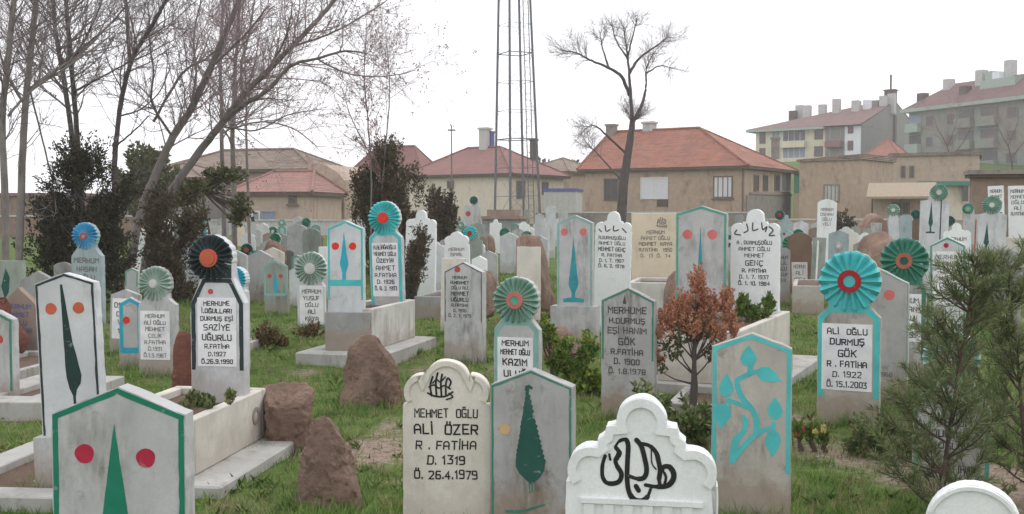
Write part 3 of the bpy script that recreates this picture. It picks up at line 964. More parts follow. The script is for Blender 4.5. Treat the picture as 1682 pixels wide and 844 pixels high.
headstone('white stepped marble stone with small round head, seven rows of lettering', 1005, 58, 347, 'step', Y=14.5, mat='marble',
          strokes=('calligraphy', 'inkgrey', [([(982, 376), (986, 380)], 2), ([(992, 370), (994, 379), (1000, 376)], 2), ([(1006, 370), (1006, 378), (1014, 376)], 2), ([(1020, 374), (1026, 380)], 2)]),
          text=(['A.DURMUŞOĞLU', 'AHMET OĞLU', ('MEHMET GENÇ', 1.2), 'R. FATİHA', 'D. 1. 7. 1907', 'Ö. 6. 2. 1978'], (979, 385, 1028, 440), 'inkgrey'), yaw=15)
headstone('tall stone with blue green edge, slim footed teal cypress and pale red dots', 946, 58, 353, 'house', Y=12.9, shoulder=366, mat='palegrey',
          border=('paleteal', 4, 520), dots=[(929, 381, 6, 'palered'), (960, 381, 6, 'palered')],
          emblem=[('cypress_emblem', 'teal', cyp(944, 388, 480, 8, 488, 3, (17, 8), .85))], plinth=(908, 982, 502, 'palegrey'), yaw=17, t=.1)
headstone('cream rectangular slab leaning against a brown rock', 868, 38, 405, 'flat', Y=14.6, mat='cream', yaw=13, t=.06)

headstone('pale blue rosette stone with lettered foot hidden by the pine sapling', 1568, 118, 540, 'rosette', Y=6.6, mat='white', shoulder=668,
          border=('tealgreen', 8, 800), rosette=(1566, 586, 44, 'paleteal', 14, 'gpanel', None, 22),
          text=(['MERHUM', 'DURMUŞ', 'OĞLU', 'ALİ', 'R.FATİHA', 'D. 1934', 'Ö. 1996'], (1522, 682, 1614, 815), 'inkgrey'), yaw=24)
headstone('low white stone with plain rounded head cut by the lower picture edge', 1607, 150, 793, 'round', Y=4.0, mat='marble', rim=7, yaw=23, t=.1)

# ------------------------------------------------------------------ the small stones behind
def far(label, cx, w, ty, Y, kind='house', mat='palegrey', **k):
    return headstone(label, cx, w, ty, kind, Y=Y, mat=mat, group='small headstones at the back', **k)

far('pale post stone with dark green rosette and red heart left of the little cypress stone', 408, 22, 400, 27, 'rosette', 'greengrey', rosette=(407, 410, 10.5, 'dkgreen', 4, 'dullred', None, 14))
far('narrow ochre cream slab under the slender pale trunk', 396, 13, 372, 44, 'flat', 'buff')
far('turquoise gabled stone with a white edge in front of the left shrub', 331, 26, 357, 23, 'house', 'white', border=('turq', 6, 420))
far('small stone with turquoise pleated head just left of the black rosette', 306, 15, 368, 29, 'rosette', 'bluegrey', rosette=(306, 377, 8.5, 'turq', 3, 'paleteal', None, 14))
far('sliver of a green topped stone inside the brown green shrub', 270, 9, 388, 30, 'rosette', 'palegrey', rosette=(270, 394, 5, 'midgreen', 2, 'gpanel', None, 12))
far('low grey white block stone under the slender trunks', 357, 24, 370, 36, 'flat', 'palegrey')
far('broad chalky gable stone straight behind the little blue cypress stone', 447, 36, 406, 21, 'house', 'cream')
far('stone with plain bright green round head above the brown boulder', 455, 17, 383, 31, 'rosette', 'palegrey', rosette=(454, 392, 9.5, 'midgreen', 3, 'midgreen', None, 14))
far('tiny teal arched stone nearest the blue shutter of the tan house', 464, 12, 371, 41, 'arch', 'bluegrey', border=('tealgreen', 3, 392))
far('pale post stone with solid green round head in front of the far tan wall', 506, 14, 357, 37, 'rosette', 'bluegrey', rosette=(504, 365, 7.5, 'midgreen', 2, 'midgreen', None, 14))
far('grey green narrow stone beside the solid green headed post', 520, 14, 368, 36, 'house', 'greengrey', border=('tealgreen', 2.4, 400))
far('brownish trefoil stone just left of the tall blue cypress stone', 524, 16, 384, 33, 'trefoil', 'pinkbrown')
far('chalk white stone with worn head above the pale green rosette', 498, 20, 386, 33, 'trefoil', 'white')
far('dark grey squat stone right of the little blue cypress stone', 474, 16, 411, 25, 'arch', 'darkgrey')
far('stone with green side edge beside the pale green rosette', 488, 16, 418, 21, 'house', 'palegrey', border=('tealgreen', 3, 450))
far('pale grey post stone behind the dark green rosette post', 420, 17, 376, 38, 'arch', 'palegrey')
far('white sliver stone touching the tall blue bordered stone', 531, 13, 405, 22, 'flat', 'marble')
far('grey stone with near black round head in front of the cream house', 782, 17, 322, 43, 'rosette', 'palegrey', rosette=(780, 329, 7, 'dkgreen', 2, 'dkgreen', None, 14))
far('stone with one red dot next to the near black headed one', 768, 15, 336, 42, 'house', 'palegrey', dots=[(768, 351, 4.4, 'dullred')])
far('grey stone with half round turquoise head and red heart behind the white trefoil', 778, 28, 371, 27, 'rosette', 'greengrey', shoulder=386, rosette=(772, 383, 12, 'turq', 4, 'crimson', None, 16))
far('small bright white stepped stone near the foot of the mast', 814, 19, 360, 38, 'step', 'marble')
far('blue white lettered stone with green round head right of the small white stepped one', 830, 17, 374, 34, 'rosette', 'bluegrey', rosette=(829, 383, 9, 'midgreen', 3, 'midgreen', None, 14), text=(['ALİ', '1966'], (823, 400, 837, 418), 'inkgrey'))
far('stone with dark green pleated head directly above the cream leaning slab', 867, 18, 380, 29, 'rosette', 'pinkbrown', rosette=(866, 389, 10, 'seagreen', 3, 'dullred', None, 14))
far('tall chalk white stone left of the blue green edged tall stone', 903, 16, 338, 35, 'arch', 'white')
far('low square white block stone in front of the chalk white tall one', 894, 15, 373, 30, 'flat', 'white')
far('grey gabled stone close to the right hand legs of the mast', 886, 15, 350, 40, 'house', 'palegrey')
far('thin grey stone between the legs of the mast', 866, 9, 344, 46, 'flat', 'greengrey')
far('cream slab with square top peeping out behind the black edged lettered stone', 744, 40, 424, 14.6, 'flat', 'cream')
far('white slab peeping out at the right behind the black edged lettered stone', 787, 24, 420, 16.6, 'house', 'marble')
far('pale blue stone with dark green head and red heart before the red roofed house', 1291, 22, 344, 34, 'rosette', 'bluegrey', rosette=(1283, 353, 8, 'dkgreen', 3, 'crimson', None, 14))
far('pale teal stone with a small red dot behind the large white stepped marble', 1288, 20, 377, 27, 'house', 'bluegrey', border=('paleteal', 2.4, 405), dots=[(1284, 384, 2.6, 'dullred')])
far('white stone with grey round head below the ochre canopy', 1470, 16, 334, 29, 'rosette', 'white', rosette=(1470, 345, 10, 'palegreen', 3, 'gpanel', None, 14))
far('grey arched stone touching the grey headed white one below the canopy', 1486, 19, 352, 28, 'arch', 'bluegrey')
far('grey slab stone on the brown bank', 1438, 17, 366, 32, 'flat', 'palegrey')
far('small greenish stone at the left foot of the brown bank', 1423, 14, 374, 31, 'house', 'greengrey')
far('stone with green ring rosette and yellow heart against the mud wall', 1593, 20, 333, 26, 'rosette', 'palegrey', rosette=(1590, 343, 9, 'seagreen', 5, 'tealgreen', 'yellowish', 14))
far('dark green round headed stone above the stepped white one', 1558, 16, 354, 26, 'rosette', 'palegrey', rosette=(1558, 363, 8.5, 'dkgreen', 3, 'dkgreen', None, 14))
far('brown stone with dark round head left of the thin cypress stone', 1507, 15, 344, 29, 'rosette', 'brownstone', rosette=(1505, 352, 7.5, 'dkgreen', 2, 'dkgreen', None, 14))
far('grey gabled stone in front of the cream tomb', 1658, 38, 408, 14, 'house', 'rawgrey', text=(['ALİ', '1958'], (1648, 422, 1668, 445), 'inkfade'))
far('grey thin stone between the two tall cypress stones of the mud wall', 1606, 12, 352, 23, 'flat', 'palegrey')
far('plain pale grey stone behind the blue green edged tall stone', 925, 15, 346, 38, 'arch', 'palegrey')
far('small greenish round headed stone between mast and evergreen', 757, 13, 362, 38, 'rosette', 'palegrey', rosette=(757, 370, 7, 'palegreen', 2, 'gpanel', None, 12))
far('low pinkish stone in front of the rock by the turquoise head', 795, 13, 388, 30, 'house', 'pinkbrown')
far('grey stone with teal edge behind the green headed blue white stone', 846, 13, 366, 36, 'house', 'greengrey', border=('tealgreen', 2.2, 392))
far('low greyish stone in the grass under the far shed', 938, 12, 352, 42, 'flat', 'rawgrey')
far('grey arched stone at the foot of the drainpipe', 1213, 14, 352, 38, 'arch', 'rawgrey')
far('greenish stone seen beside the dark shrub under the tan building', 1404, 16, 372, 33, 'arch', 'greengrey')
far('grey slab behind the lilac pointed stone under the evergreen', 104, 26, 430, 17, 'arch', 'rawgrey')
far('pale stone with green edge under the left evergreen', 216, 20, 440, 16.5, 'house', 'palegrey', border=('tealgreen', 2.5, 470))
far('white gabled stone between the pale green rosette and the little cypress stone', 484, 16, 440, 18.5, 'house', 'white')

# the far rows are packed with small stones nothing tells apart
random.seed(41)
KINDS = [('tiny pale gabled headstone without marks in the packed farthest rows', 'house', ['palegrey', 'white', 'rawgrey', 'palegrey'], 'plain gabled stones in the farthest rows'),
         ('tiny white lobed headstone without marks in the packed farthest rows', 'trefoil', ['marble', 'white', 'marble', 'cream'], 'white lobed stones in the farthest rows'),
         ('tiny pale headstone with a round green head in the packed farthest rows', 'rosette', ['palegrey', 'bluegrey', 'palegrey', 'greengrey'], 'green headed stones in the farthest rows'),
         ('tiny arched grey headstone without marks in the packed farthest rows', 'arch', ['rawgrey', 'palegrey', 'greengrey', 'pinkbrown'], 'plain arched stones in the farthest rows')]
made = 0; tries = 0
ZONES = [(225, 540, 19, 50), (690, 930, 21, 52), (1195, 1420, 24, 46), (1400, 1640, 24, 34), (560, 700, 28, 50)]
while made < 128 and tries < 6000:
    tries += 1
    x0, x1, ya, yb = ZONES[[0, 0, 0, 1, 1, 1, 2, 2, 3, 4][made % 10]]
    px = random.uniform(x0, x1); Y = random.uniform(ya, yb)
    X = W(px, 400, Y).x
    if any(sqrt((X - a) ** 2 + (Y - b) ** 2) < .8 for a, b, _ in PLACES): continue
    lab, kd, ms, gr = KINDS[[0, 1, 3, 0, 3, 1, 2, 0, 3, 1, 0][made % 11]]
    hgt = random.uniform(.7, 1.25); w = random.uniform(.36, .5) * F / Y
    top = EYE.z - (gz(X, Y) + hgt)
    ty = 350 + top * F / Y
    kw = {}
    if kd == 'rosette':
        kw = dict(rosette=(px, ty + w * .42, w * .42, random.choice(['seagreen', 'palegreen', 'midgreen', 'dkgreen']), w * .12, 'gpanel', None, 12))
    headstone(lab, px, w, ty, kd, Y=Y, mat=random.choice(ms), group=gr, **kw)
    made += 1

# ------------------------------------------------------------------ grave beds, kerbs and footings
def bed(label, x, y, yaw, w, l, h, slab=None, mat='bedwhite', wall=.07, fill='soil', z=0, medal=None, name='grave_bed'):
    """x, y: near right corner; runs away from the camera"""
    o = empty(name, (x, y, z), label, 'grave bed' if name == 'grave_bed' else name.replace('_', ' '), 'grave beds', -R(yaw))
    b = slab[1] if slab else -.08
    mb = MB()
    z0 = b if slab else -.08
    mb.box(-w, 0, 0, wall, z0, h); mb.box(-w, 0, l - wall, l, z0, h)
    mb.box(-w, -w + wall, wall, l - wall, z0, h); mb.box(-wall, 0, wall, l - wall, z0, h)
    k = mb.build('kerb', M[mat], o)
    bv = k.modifiers.new('b', 'BEVEL'); bv.width = .008; bv.segments = 1
    MB().box(-w + wall - .002, -wall + .002, wall - .002, l - wall + .002, z0 + .002, h - .05).build('soil_fill', M[fill], o)
    if slab:
        m_, sh = slab[:2]
        m0 = slab[2] if len(slab) > 2 else .1
        s_ = MB().box(-w - m_, m_, -m0, l + .1, -.1, sh).build('footing', M['slab'], o)
        bv = s_.modifiers.new('b', 'BEVEL'); bv.width = .012; bv.segments = 1
    if medal:
        my, mz, r = medal
        mb = MB()
        mb.ring(0, 0, r * .62, r, 0, .012, 22)
        q = mb.build('medallion', M['rawgrey'], o)
        q.matrix_local = Matrix.Translation((.008, my, mz)) @ Matrix.Rotation(R(90), 4, 'Z')
    return o

bed('whitewashed grave bed with a ring medallion behind the green bordered front stone', -1.89, 6.2, 8, .66, 1.22, .43, (.25, .09, .15), 'bedcream', medal=(1.02, .27, .06))
bed('whitewashed grave bed on a pale footing between the two turquoise stones', -1.53, 11.65, 15, .52, 1.35, .60, (.24, .14, .35), 'bedwhite')
bed('cream grave bed with grass below the large white stepped marble', 2.02, 9.5, 26, .75, 2.3, .585, (.33, .1), 'bedcream')
bed('plain concrete bed end standing in the grass below the brown round headed stone', 5.05, 17.2, 16, .5, 1.8, .47, None, 'beige', name='grave_bed')
bed('white bed below the buff tomb slab', 2.22, 14.8, 14, .62, 1.2, .68, None, 'bedwhite')
bed('dark sided grave bed with a pale cap behind the whitewashed one', -1.05, 16.4, 12, .48, 1.9, .36, None, 'rawgrey')
bed('low kerbed grave at the left beside the pinkish brown stone', -4.78, 10.1, 5, .75, 1.6, .13, None, 'slab')
bed('concrete kerbed grave under the stone with the pink dot', -3.72, 8.45, 5, .85, 1.4, .14, None, 'slab', wall=.28)
bed('low concrete footing at the front left around the black bordered stone', -2.42, 5.78, 5, 1.0, 1.6, .09, None, 'slab', wall=.2)
bed('cream raised tomb against the mud wall carrying two white boards', W(1700, 400, 26.6).x, 26.5, 24, 1.35, 1.1, .95, None, 'bedcream', z=gz(10, 26.5))
bed('low kerb behind the grey rosette stone', -3.2, 11.6, 6, .7, 1.4, .12, None, 'slab')
bed('pale low kerb behind the orange shrub', 1.95, 8.55, 18, .7, 1.2, .08, None, 'slab')

# ------------------------------------------------------------------ rocks
def rock(label, outline, Y, thick, mat='rock', seed=0, group='natural brown rocks set as grave markers', name='boulder'):
    pts = [W(x, y, Y) for x, y in outline]
    X = sum(p.x for p in pts) / len(pts)
    g = gz(X, Y)
    P = [(p.x - X, p.z - g) for p in pts]
    # resample closed outline
    n = 56
    segs = [(P[i], P[(i + 1) % len(P)]) for i in range(len(P))]
    L = [sqrt((a[0] - b[0]) ** 2 + (a[1] - b[1]) ** 2) for a, b in segs]
    T = sum(L); ring = []
    for i in range(n):
        d = T * i / n
        for (a, b), l in zip(segs, L):
            if d <= l:
                t = d / l
                ring.append((a[0] + (b[0] - a[0]) * t, a[1] + (b[1] - a[1]) * t)); break
            d -= l
    cz = max(p[1] for p in ring) * .38
    rr = []
    for x, z in ring:
        rr.append((atan2(z - cz, x), sqrt(x * x + (z - cz) ** 2)))
    rr.sort()
    def rad(a):
        for i in range(len(rr)):
            a0, r0 = rr[i - 1] if i else (rr[-1][0] - 2 * pi, rr[-1][1]); a1, r1 = rr[i]
            if a <= a1:
                return r0 + (r1 - r0) * (a - a0) / max(1e-6, a1 - a0)
        a0, r0 = rr[-1]; a1, r1 = rr[0][0] + 2 * pi, rr[0][1]
        return r0 + (r1 - r0) * (a - a0) / max(1e-6, a1 - a0)
    random.seed(seed + 500)
    cuts = []
    for _ in range(16):
        d = Vector((random.uniform(-1, 1), random.uniform(-1.3, .3), random.uniform(-.4, .9))).normalized()
        cuts.append((d, random.uniform(.52, .84)))
    bm = bmesh.new()
    bmesh.ops.create_icosphere(bm, subdivisions=6 if Y < 12 else 4, radius=1)
    for v in bm.verts:
        d = v.co.normalized()
        q = d.copy()
        for n_, k in cuts:       # split faces of the stone
            e = q.dot(n_) - k
            if e > 0: q -= n_ * e * .97
        pl = sqrt(q.x ** 2 + q.z ** 2)
        a_ = atan2(q.z, q.x)
        k = min(1, (pl / max(1e-4, q.length))) ** .55 * (.86 + .14 * q.length) * (q.length ** .6)
        r = rad(a_) * k * 1.1
        y = q.y / max(1e-4, q.length)
        yy = (abs(y) ** .75) * (1 if y > 0 else -1) * thick / 2 * q.length
        w = Vector((cos(a_) * r, yy, cz + sin(a_) * r))
        h = w * 4 + Vector((seed * 3.1, seed, 0))
        n1 = noise.noise(h) * .22 + noise.noise(h * 2.3) * .24 + noise.noise(h * 6) * .22 + noise.noise(h * 15) * .13
        w += d * n1 * .05 * min(1.5, thick / .3) * (1 if w.z > .05 else .3)
        v.co = w
    me = bpy.data.meshes.new(name); bm.to_mesh(me); bm.free()
    me.polygons.foreach_set('use_smooth', [True] * len(me.polygons))
    o = link(name, me, M[mat])
    o.location = (X, Y, g)
    tag(o, label, 'rock', group)
    return o

rock('large brown rock with a blunt slanting top in the middle of the grass', [(562, 676), (563, 600), (572, 570), (588, 560), (612, 556), (632, 574), (650, 590), (661, 612), (664, 676)], 9.1, .3, seed=1)
rock('broad low brown boulder just behind the pointed one', [(428, 745), (424, 665), (430, 640), (462, 634), (500, 632), (518, 638), (520, 690), (516, 745)], 7.35, .4, seed=2)
rock('pointed brown rock leaning right nearest the front', [(476, 845), (482, 790), (500, 740), (512, 700), (522, 676), (534, 670), (550, 690), (566, 720), (580, 760), (590, 800), (597, 845)], 5.95, .34, seed=3)
rock('upright dark red brown slab of rock beside the black rosette stone', [(278, 668), (281, 600), (284, 560), (294, 546), (310, 544), (322, 556), (325, 668)], 9.2, .16, 'redrock', seed=4)
rock('brown rock rising behind the black edged lettered stone', [(772, 520), (778, 450), (788, 434), (802, 436), (814, 452), (818, 480), (812, 520)], 13.6, .3, seed=5)
rock('tall brown rock behind the leaning cream slab', [(848, 500), (850, 398), (866, 388), (888, 392), (902, 420), (912, 470), (914, 530), (850, 530)], 15.0, .3, seed=6)
rock('dark rock at the left edge of the tall green bordered stone', [(1090, 520), (1094, 470), (1104, 448), (1118, 446), (1124, 470), (1124, 520)], 13.0, .3, seed=7)
rock('wide brown mound of rock behind the turquoise rosette', [(1405, 470), (1412, 410), (1424, 390), (1450, 384), (1476, 392), (1486, 420), (1490, 470)], 17.5, .7, seed=8)
rock('brown bank of rock under the ochre canopy', [(1404, 400), (1412, 366), (1424, 346), (1440, 340), (1456, 352), (1462, 372), (1464, 400)], 34, .8, seed=9)
rock('brown boulder above the little blue cypress stone', [(420, 440), (426, 410), (440, 394), (452, 393), (466, 404), (474, 424), (476, 440)], 24, .5, seed=10)
rock('narrow dark rock near the foot of the mast', [(796, 430), (798, 394), (804, 384), (812, 388), (815, 410), (815, 430)], 32, .3, seed=11)
rock('rusty rock at the very edge of the picture behind the pink dot stone', [(-18, 520), (-14, 488), (2, 484), (10, 500), (12, 520)], 11.5, .3, 'redrock', seed=12)
rock('low brown rock at the foot of the tall cypress stone with a foot', [(896, 585), (902, 552), (918, 538), (938, 542), (952, 560), (956, 585)], 11.8, .3, seed=13)
# ------------------------------------------------------------------ plants
M['bark_grey'] = stone('grey_bark', C(132, 124, 120), grime=(70, 66, 60), stain=.6, var=.25, bs=.8)
M['bark_dark'] = stone('dark_bark', C(92, 84, 82), grime=(50, 46, 42), stain=.5, var=.25, bs=.8)
M['bark_brown'] = stone('brown_bark', C(96, 80, 72), grime=(60, 52, 48), stain=.5, var=.25, bs=.8)
M['twig_grey'] = plain('grey_twig', C(142, 130, 134, 1), .9)
M['twig_dark'] = plain('dark_twig', C(116, 104, 106, 1), .9)
M['twig_pale'] = plain('pale_twig', C(158, 140, 144, 1), .9)
M['twig_red'] = plain('reddish_twig', C(142, 112, 110, 1), .9)
M['leaf_dark'] = leafmat('dark_evergreen_leaf', C(40, 44, 34, 1), C(62, 66, 46, 1), C(84, 70, 56, 1))
M['leaf_olive'] = leafmat('olive_brown_leaf', C(74, 78, 48, 1), C(108, 112, 70, 1), C(92, 84, 60, 1))
M['leaf_brown'] = leafmat('brown_evergreen_leaf', C(68, 60, 48, 1), C(104, 88, 72, 1), C(92, 92, 66, 1))
M['leaf_lime'] = leafmat('yellow_green_leaf', C(84, 102, 46, 1.1), C(136, 150, 66, 1.1), C(92, 128, 66, 1.1))
M['leaf_orange'] = leafmat('orange_leaf', C(172, 116, 90, 1.1), C(188, 140, 112, 1.1), C(150, 104, 86, 1.1), 7)
M['leaf_pine'] = leafmat('pine_needle', C(76, 92, 58, 1.1), C(114, 126, 82, 1.1), C(130, 132, 98, 1.1), 6)
M['leaf_weed'] = leafmat('weed_leaf', C(80, 98, 58, 1), C(116, 128, 82, 1), C(134, 128, 96, 1), 4)
M['leaf_rust'] = leafmat('rusty_weed_leaf', C(104, 84, 62, 1), C(120, 92, 70, 1), C(90, 96, 58, 1), 4)
M['leaf_green'] = leafmat('fresh_green_leaf', C(74, 100, 48, 1), C(110, 132, 62, 1), C(96, 108, 60, 1), 4)
M['petal_red'] = plain('coral_petal', C(196, 92, 84, 1), .7)
M['petal_yellow'] = plain('yellow_leaf_tip', C(206, 190, 120, 1), .7)

def rv():
    while True:
        v = Vector((random.uniform(-1, 1), random.uniform(-1, 1), random.uniform(-1, 1)))
        if .05 < v.length < 1:
            return v.normalized()

def leaf_tri(mb, p, d, l, w):
    s = d.cross(rv())
    s = s.normalized() * w if s.length > .01 else Vector((w, 0, 0))
    b = len(mb.v)
    a = p + s * .5; c = p - s * .5; e = p + d * l
    m = p + d * l * .45
    mb.v += [tuple(p), tuple(m + s), tuple(e), tuple(m - s)]
    mb.f.append((b, b + 1, b + 2, b + 3))

def shrub(name, label, cat, Y, lobes, n_clump, per, size, leafm, stem=None, group=None, up=.5, clump_r=.11, gate=.0, barkm='bark_brown', zmin=.03, depth=1.0, aspect=.32, seed=1, fill=2.0, stems=True, hb=0.0, ns=46):
    """lobes: ellipses (x, y, rx, ry) in photo pixels at distance Y"""
    random.seed(seed * 17 + 3)
    s = Y / F
    c0 = W(lobes[0][0], lobes[0][1], Y)
    root = empty(name, (c0.x, Y, gz(c0.x, Y)), label, cat, group)
    B = Vector(root.location)
    mb = MB(); st = MB()
    area = sum(l[2] * l[3] for l in lobes)
    base = Vector((0, 0, 0)) if stem is None else W(stem[0], 400, Y) - Vector((B.x, 0, 0))
    base = Vector((base.x if stem else 0, 0, -.03))
    tips = []
    for (x, y, rx, ry) in lobes:
        c = W(x, y, Y) - B
        k = max(2, int(n_clump * rx * ry / area))
        for _ in range(k):
            for _t in range(8):
                d = rv() * (random.random() ** (1 / fill))
                p = c + Vector((d.x * rx * s, d.y * rx * s * depth, d.z * ry * s))
                if p.z > zmin and noise.noise((p + B) * 2.4 / max(.4, Y / 14) + Vector((seed, 0, 0))) > gate - .35:
                    break
            if p.z < zmin: continue
            tips.append(p)
            out = Vector((d.x, d.y, 0))
            axis = (out * (1 - up) + Vector((0, 0, up)) + rv() * .35)
            axis = axis.normalized() if axis.length > 0.01 else Vector((0, 0, 1))
            cr = clump_r * random.uniform(.6, 1.3)
            for _ in range(per):
                t = random.uniform(-1, 1)
                q = p + axis * cr * t + rv() * cr * .42 * (1.1 - abs(t)) 
                if q.z < .01: continue
                dd = (axis + rv() * .75).normalized()
                leaf_tri(mb, q, dd, size * random.uniform(.6, 1.3), size * aspect * random.uniform(.7, 1.2))
    H = max(t.z for t in tips)
    if not stems:
        mb.build('foliage', M[leafm], root); return root
    st.tube([base, base + Vector((.02, 0, H * .3)), base * .4 + Vector((0, 0, H * .62)), Vector((0, 0, H * .85))], [.018 * Y / 8 + .006, .015 * Y / 8 + .005, .010 * Y / 8, .004], 6)
    for p in random.sample(tips, min(len(tips), ns)):
        h = max(H * hb, min(p.z * .62, H * .7))
        b0 = base.lerp(Vector((0, 0, H * .8)), min(1, h / (H * .8)))
        st.tube([b0, b0.lerp(p, .5) + Vector((0, 0, -.02)), p], [.006 * Y / 8 + .002, .004 * Y / 8 + .0015, .0015], 4)
    st.build('stem', M[barkm], root)
    mb.build('foliage', M[leafm], root)
    return root

shrub('evergreen_shrub', 'big ragged near black evergreen under the bare trees', 'shrub', 18, [(132, 350, 66, 100), (84, 392, 46, 66), (186, 396, 44, 62), (140, 268, 46, 44), (128, 460, 84, 40), (190, 320, 30, 40)], 1000, 34, .055, 'leaf_dark', group=None, up=.5, clump_r=.2, barkm='bark_dark', seed=1, gate=.22, aspect=.26)
shrub('evergreen_shrub', 'brownish green loose evergreen right of the near black one', 'shrub', 19.5, [(282, 420, 46, 90), (262, 350, 30, 40), (312, 360, 30, 40), (288, 500, 50, 50)], 640, 34, .055, 'leaf_brown', up=.55, clump_r=.2, seed=2, gate=.2, aspect=.26)
shrub('leafy_bush', 'light green leafy branches hanging before the tan house', 'shrub', 26, [(330, 310, 40, 12), (372, 288, 30, 16), (392, 345, 16, 26), (300, 330, 26, 16)], 190, 18, .1, 'leaf_olive', stem=(345, 0), up=.2, clump_r=.16, seed=3, hb=.8)
shrub('evergreen_shrub', 'dark columnar evergreen behind the bright turquoise rosette', 'shrub', 25, [(634, 340, 40, 96), (602, 350, 28, 70), (670, 335, 24, 68), (632, 258, 34, 28), (640, 420, 46, 60), (596, 290, 18, 30)], 900, 36, .07, 'leaf_brown', up=.72, clump_r=.26, barkm='bark_dark', seed=4, gate=.2, aspect=.24)
shrub('evergreen_shrub', 'grey brown shrub half covering the stepped white ornate stone', 'shrub', 18, [(680, 440, 17, 50), (690, 400, 13, 40), (668, 470, 16, 26)], 230, 30, .045, 'leaf_brown', up=.6, clump_r=.14, seed=44, gate=.1, aspect=.26)
shrub('evergreen_shrub', 'thin pointed pair of evergreens beside the cream house wall', 'shrub', 30, [(714, 370, 15, 62), (738, 362, 12, 52), (724, 410, 24, 34)], 330, 34, .08, 'leaf_brown', up=.8, clump_r=.2, seed=5, gate=.1)
shrub('conifer_bush', 'bright yellow green low conifer beside the seven row lettered stone', 'shrub', 9.7, [(904, 540, 12, 32), (920, 580, 20, 40), (950, 628, 30, 40), (966, 572, 14, 28), (935, 655, 40, 30), (980, 645, 22, 30), (890, 560, 8, 24)], 560, 36, .028, 'leaf_lime', up=.5, clump_r=.05, seed=6)
shrub('thuja_sapling', 'orange withered sapling with a green heart and thin bare trunk', 'sapling', 8.5, [(1147, 470, 13, 42), (1165, 506, 17, 30), (1192, 505, 15, 32), (1122, 508, 17, 34), (1099, 528, 18, 24), (1080, 546, 15, 12), (1142, 534, 30, 22), (1206, 536, 12, 14), (1074, 592, 13, 12), (1052, 604, 9, 9), (1175, 545, 22, 14)], 420, 42, .02, 'leaf_orange', stem=(1137, 0), up=.7, clump_r=.05, barkm='bark_dark', seed=7, hb=.4, ns=18)
shrub('green_sprays', 'dark green inner sprays low in the orange sapling', 'sapling', 8.56, [(1140, 540, 34, 22), (1100, 574, 28, 18), (1150, 508, 18, 18), (1172, 580, 24, 16), (1080, 600, 20, 14), (1060, 630, 14, 16)], 150, 28, .022, 'leaf_olive', stem=(1140, 0), up=.5, clump_r=.05, barkm='bark_dark', seed=8, hb=.3, ns=8)
shrub('weed_patch', 'grey green weeds growing round the foot of the orange sapling', 'weeds', 7.4, [(1130, 690, 40, 34), (1100, 720, 34, 40), (1150, 740, 26, 50), (1060, 650, 18, 20), (1130, 780, 40, 40)], 230, 14, .05, 'leaf_weed', up=.6, clump_r=.06, seed=9, stems=False)
shrub('rusty_weeds', 'rusty brown weeds in the grass behind the black rosette', 'weeds', 13, [(440, 560, 22, 26), (430, 590, 26, 14), (462, 575, 12, 18)], 110, 20, .045, 'leaf_rust', up=.6, clump_r=.07, seed=10, stems=False)
shrub('dry_shrub', 'small dry brown shrub at the foot of the pale green lettered board', 'weeds', 14, [(512, 546, 18, 16), (500, 556, 18, 12)], 60, 20, .04, 'leaf_rust', up=.6, clump_r=.06, seed=11, stems=False)
shrub('dark_shrub', 'dark grey brown shrub before the tan building', 'shrub', 36, [(1386, 385, 18, 40), (1396, 412, 18, 24)], 130, 20, .14, 'leaf_brown', up=.5, clump_r=.22, seed=12)
shrub('olive_tree', 'olive green bush rising behind the bare pale trunks', 'tree', 48, [(240, 272, 30, 30), (270, 300, 26, 26), (214, 292, 22, 34), (236, 330, 34, 30)], 260, 20, .22, 'leaf_olive', up=.4, clump_r=.4, seed=13)
shrub('ground_bush', 'low green bush in front of the turquoise rosette stone', 'shrub', 7.2, [(1440, 715, 48, 30), (1480, 745, 50, 40), (1420, 760, 40, 34)], 300, 22, .03, 'leaf_weed', up=.5, clump_r=.05, seed=14, stems=False)
shrub('green_tuft', 'fresh green tuft inside the bed of the stepped marble', 'plant', 10.9, [(1236, 515, 30, 12), (1220, 500, 10, 16), (1262, 500, 10, 14)], 70, 18, .05, 'leaf_green', up=.9, clump_r=.05, seed=15, zmin=.5, stems=False)
shrub('green_tuft', 'sprig of weeds inside the bed before the black rosette stone', 'plant', 6.6, [(322, 664, 26, 8), (318, 656, 10, 10), (380, 655, 8, 8)], 50, 16, .035, 'leaf_weed', up=.8, clump_r=.03, seed=16, zmin=.36, stems=False)
shrub('distant_tree', 'dark tree far behind the blue topped shed', 'tree', 120, [(930, 288, 40, 20), (900, 282, 22, 16), (958, 300, 20, 22)], 240, 18, .5, 'leaf_brown', up=.4, clump_r=.9, seed=17)
for i, (x, y) in enumerate(((1312, 712), (1334, 716), (1352, 722))):
    o = shrub('tulip_plant', ['small tulip plant with a coral bud beside the vine stone', 'middle one of three small yellow green tulip plants', 'small tulip plant farthest from the vine stone'][i], 'plant', 7.3,
              [(x, y, 9, 14)], 9, 10, .06, 'leaf_green', up=.95, clump_r=.03, seed=20 + i, group='tulip plants by the vine stone', aspect=.2)
    mb = MB()
    for k in range(3):
        q = Vector((random.uniform(-.03, .03), random.uniform(-.03, .03), .11 + .02 * k))
        for _ in range(6):
            leaf_tri(mb, q, (Vector((0, 0, 1)) + rv() * .5).normalized(), .045, .016)
    mb.build('blossom', M['petal_red' if i == 0 else 'petal_yellow'], o)

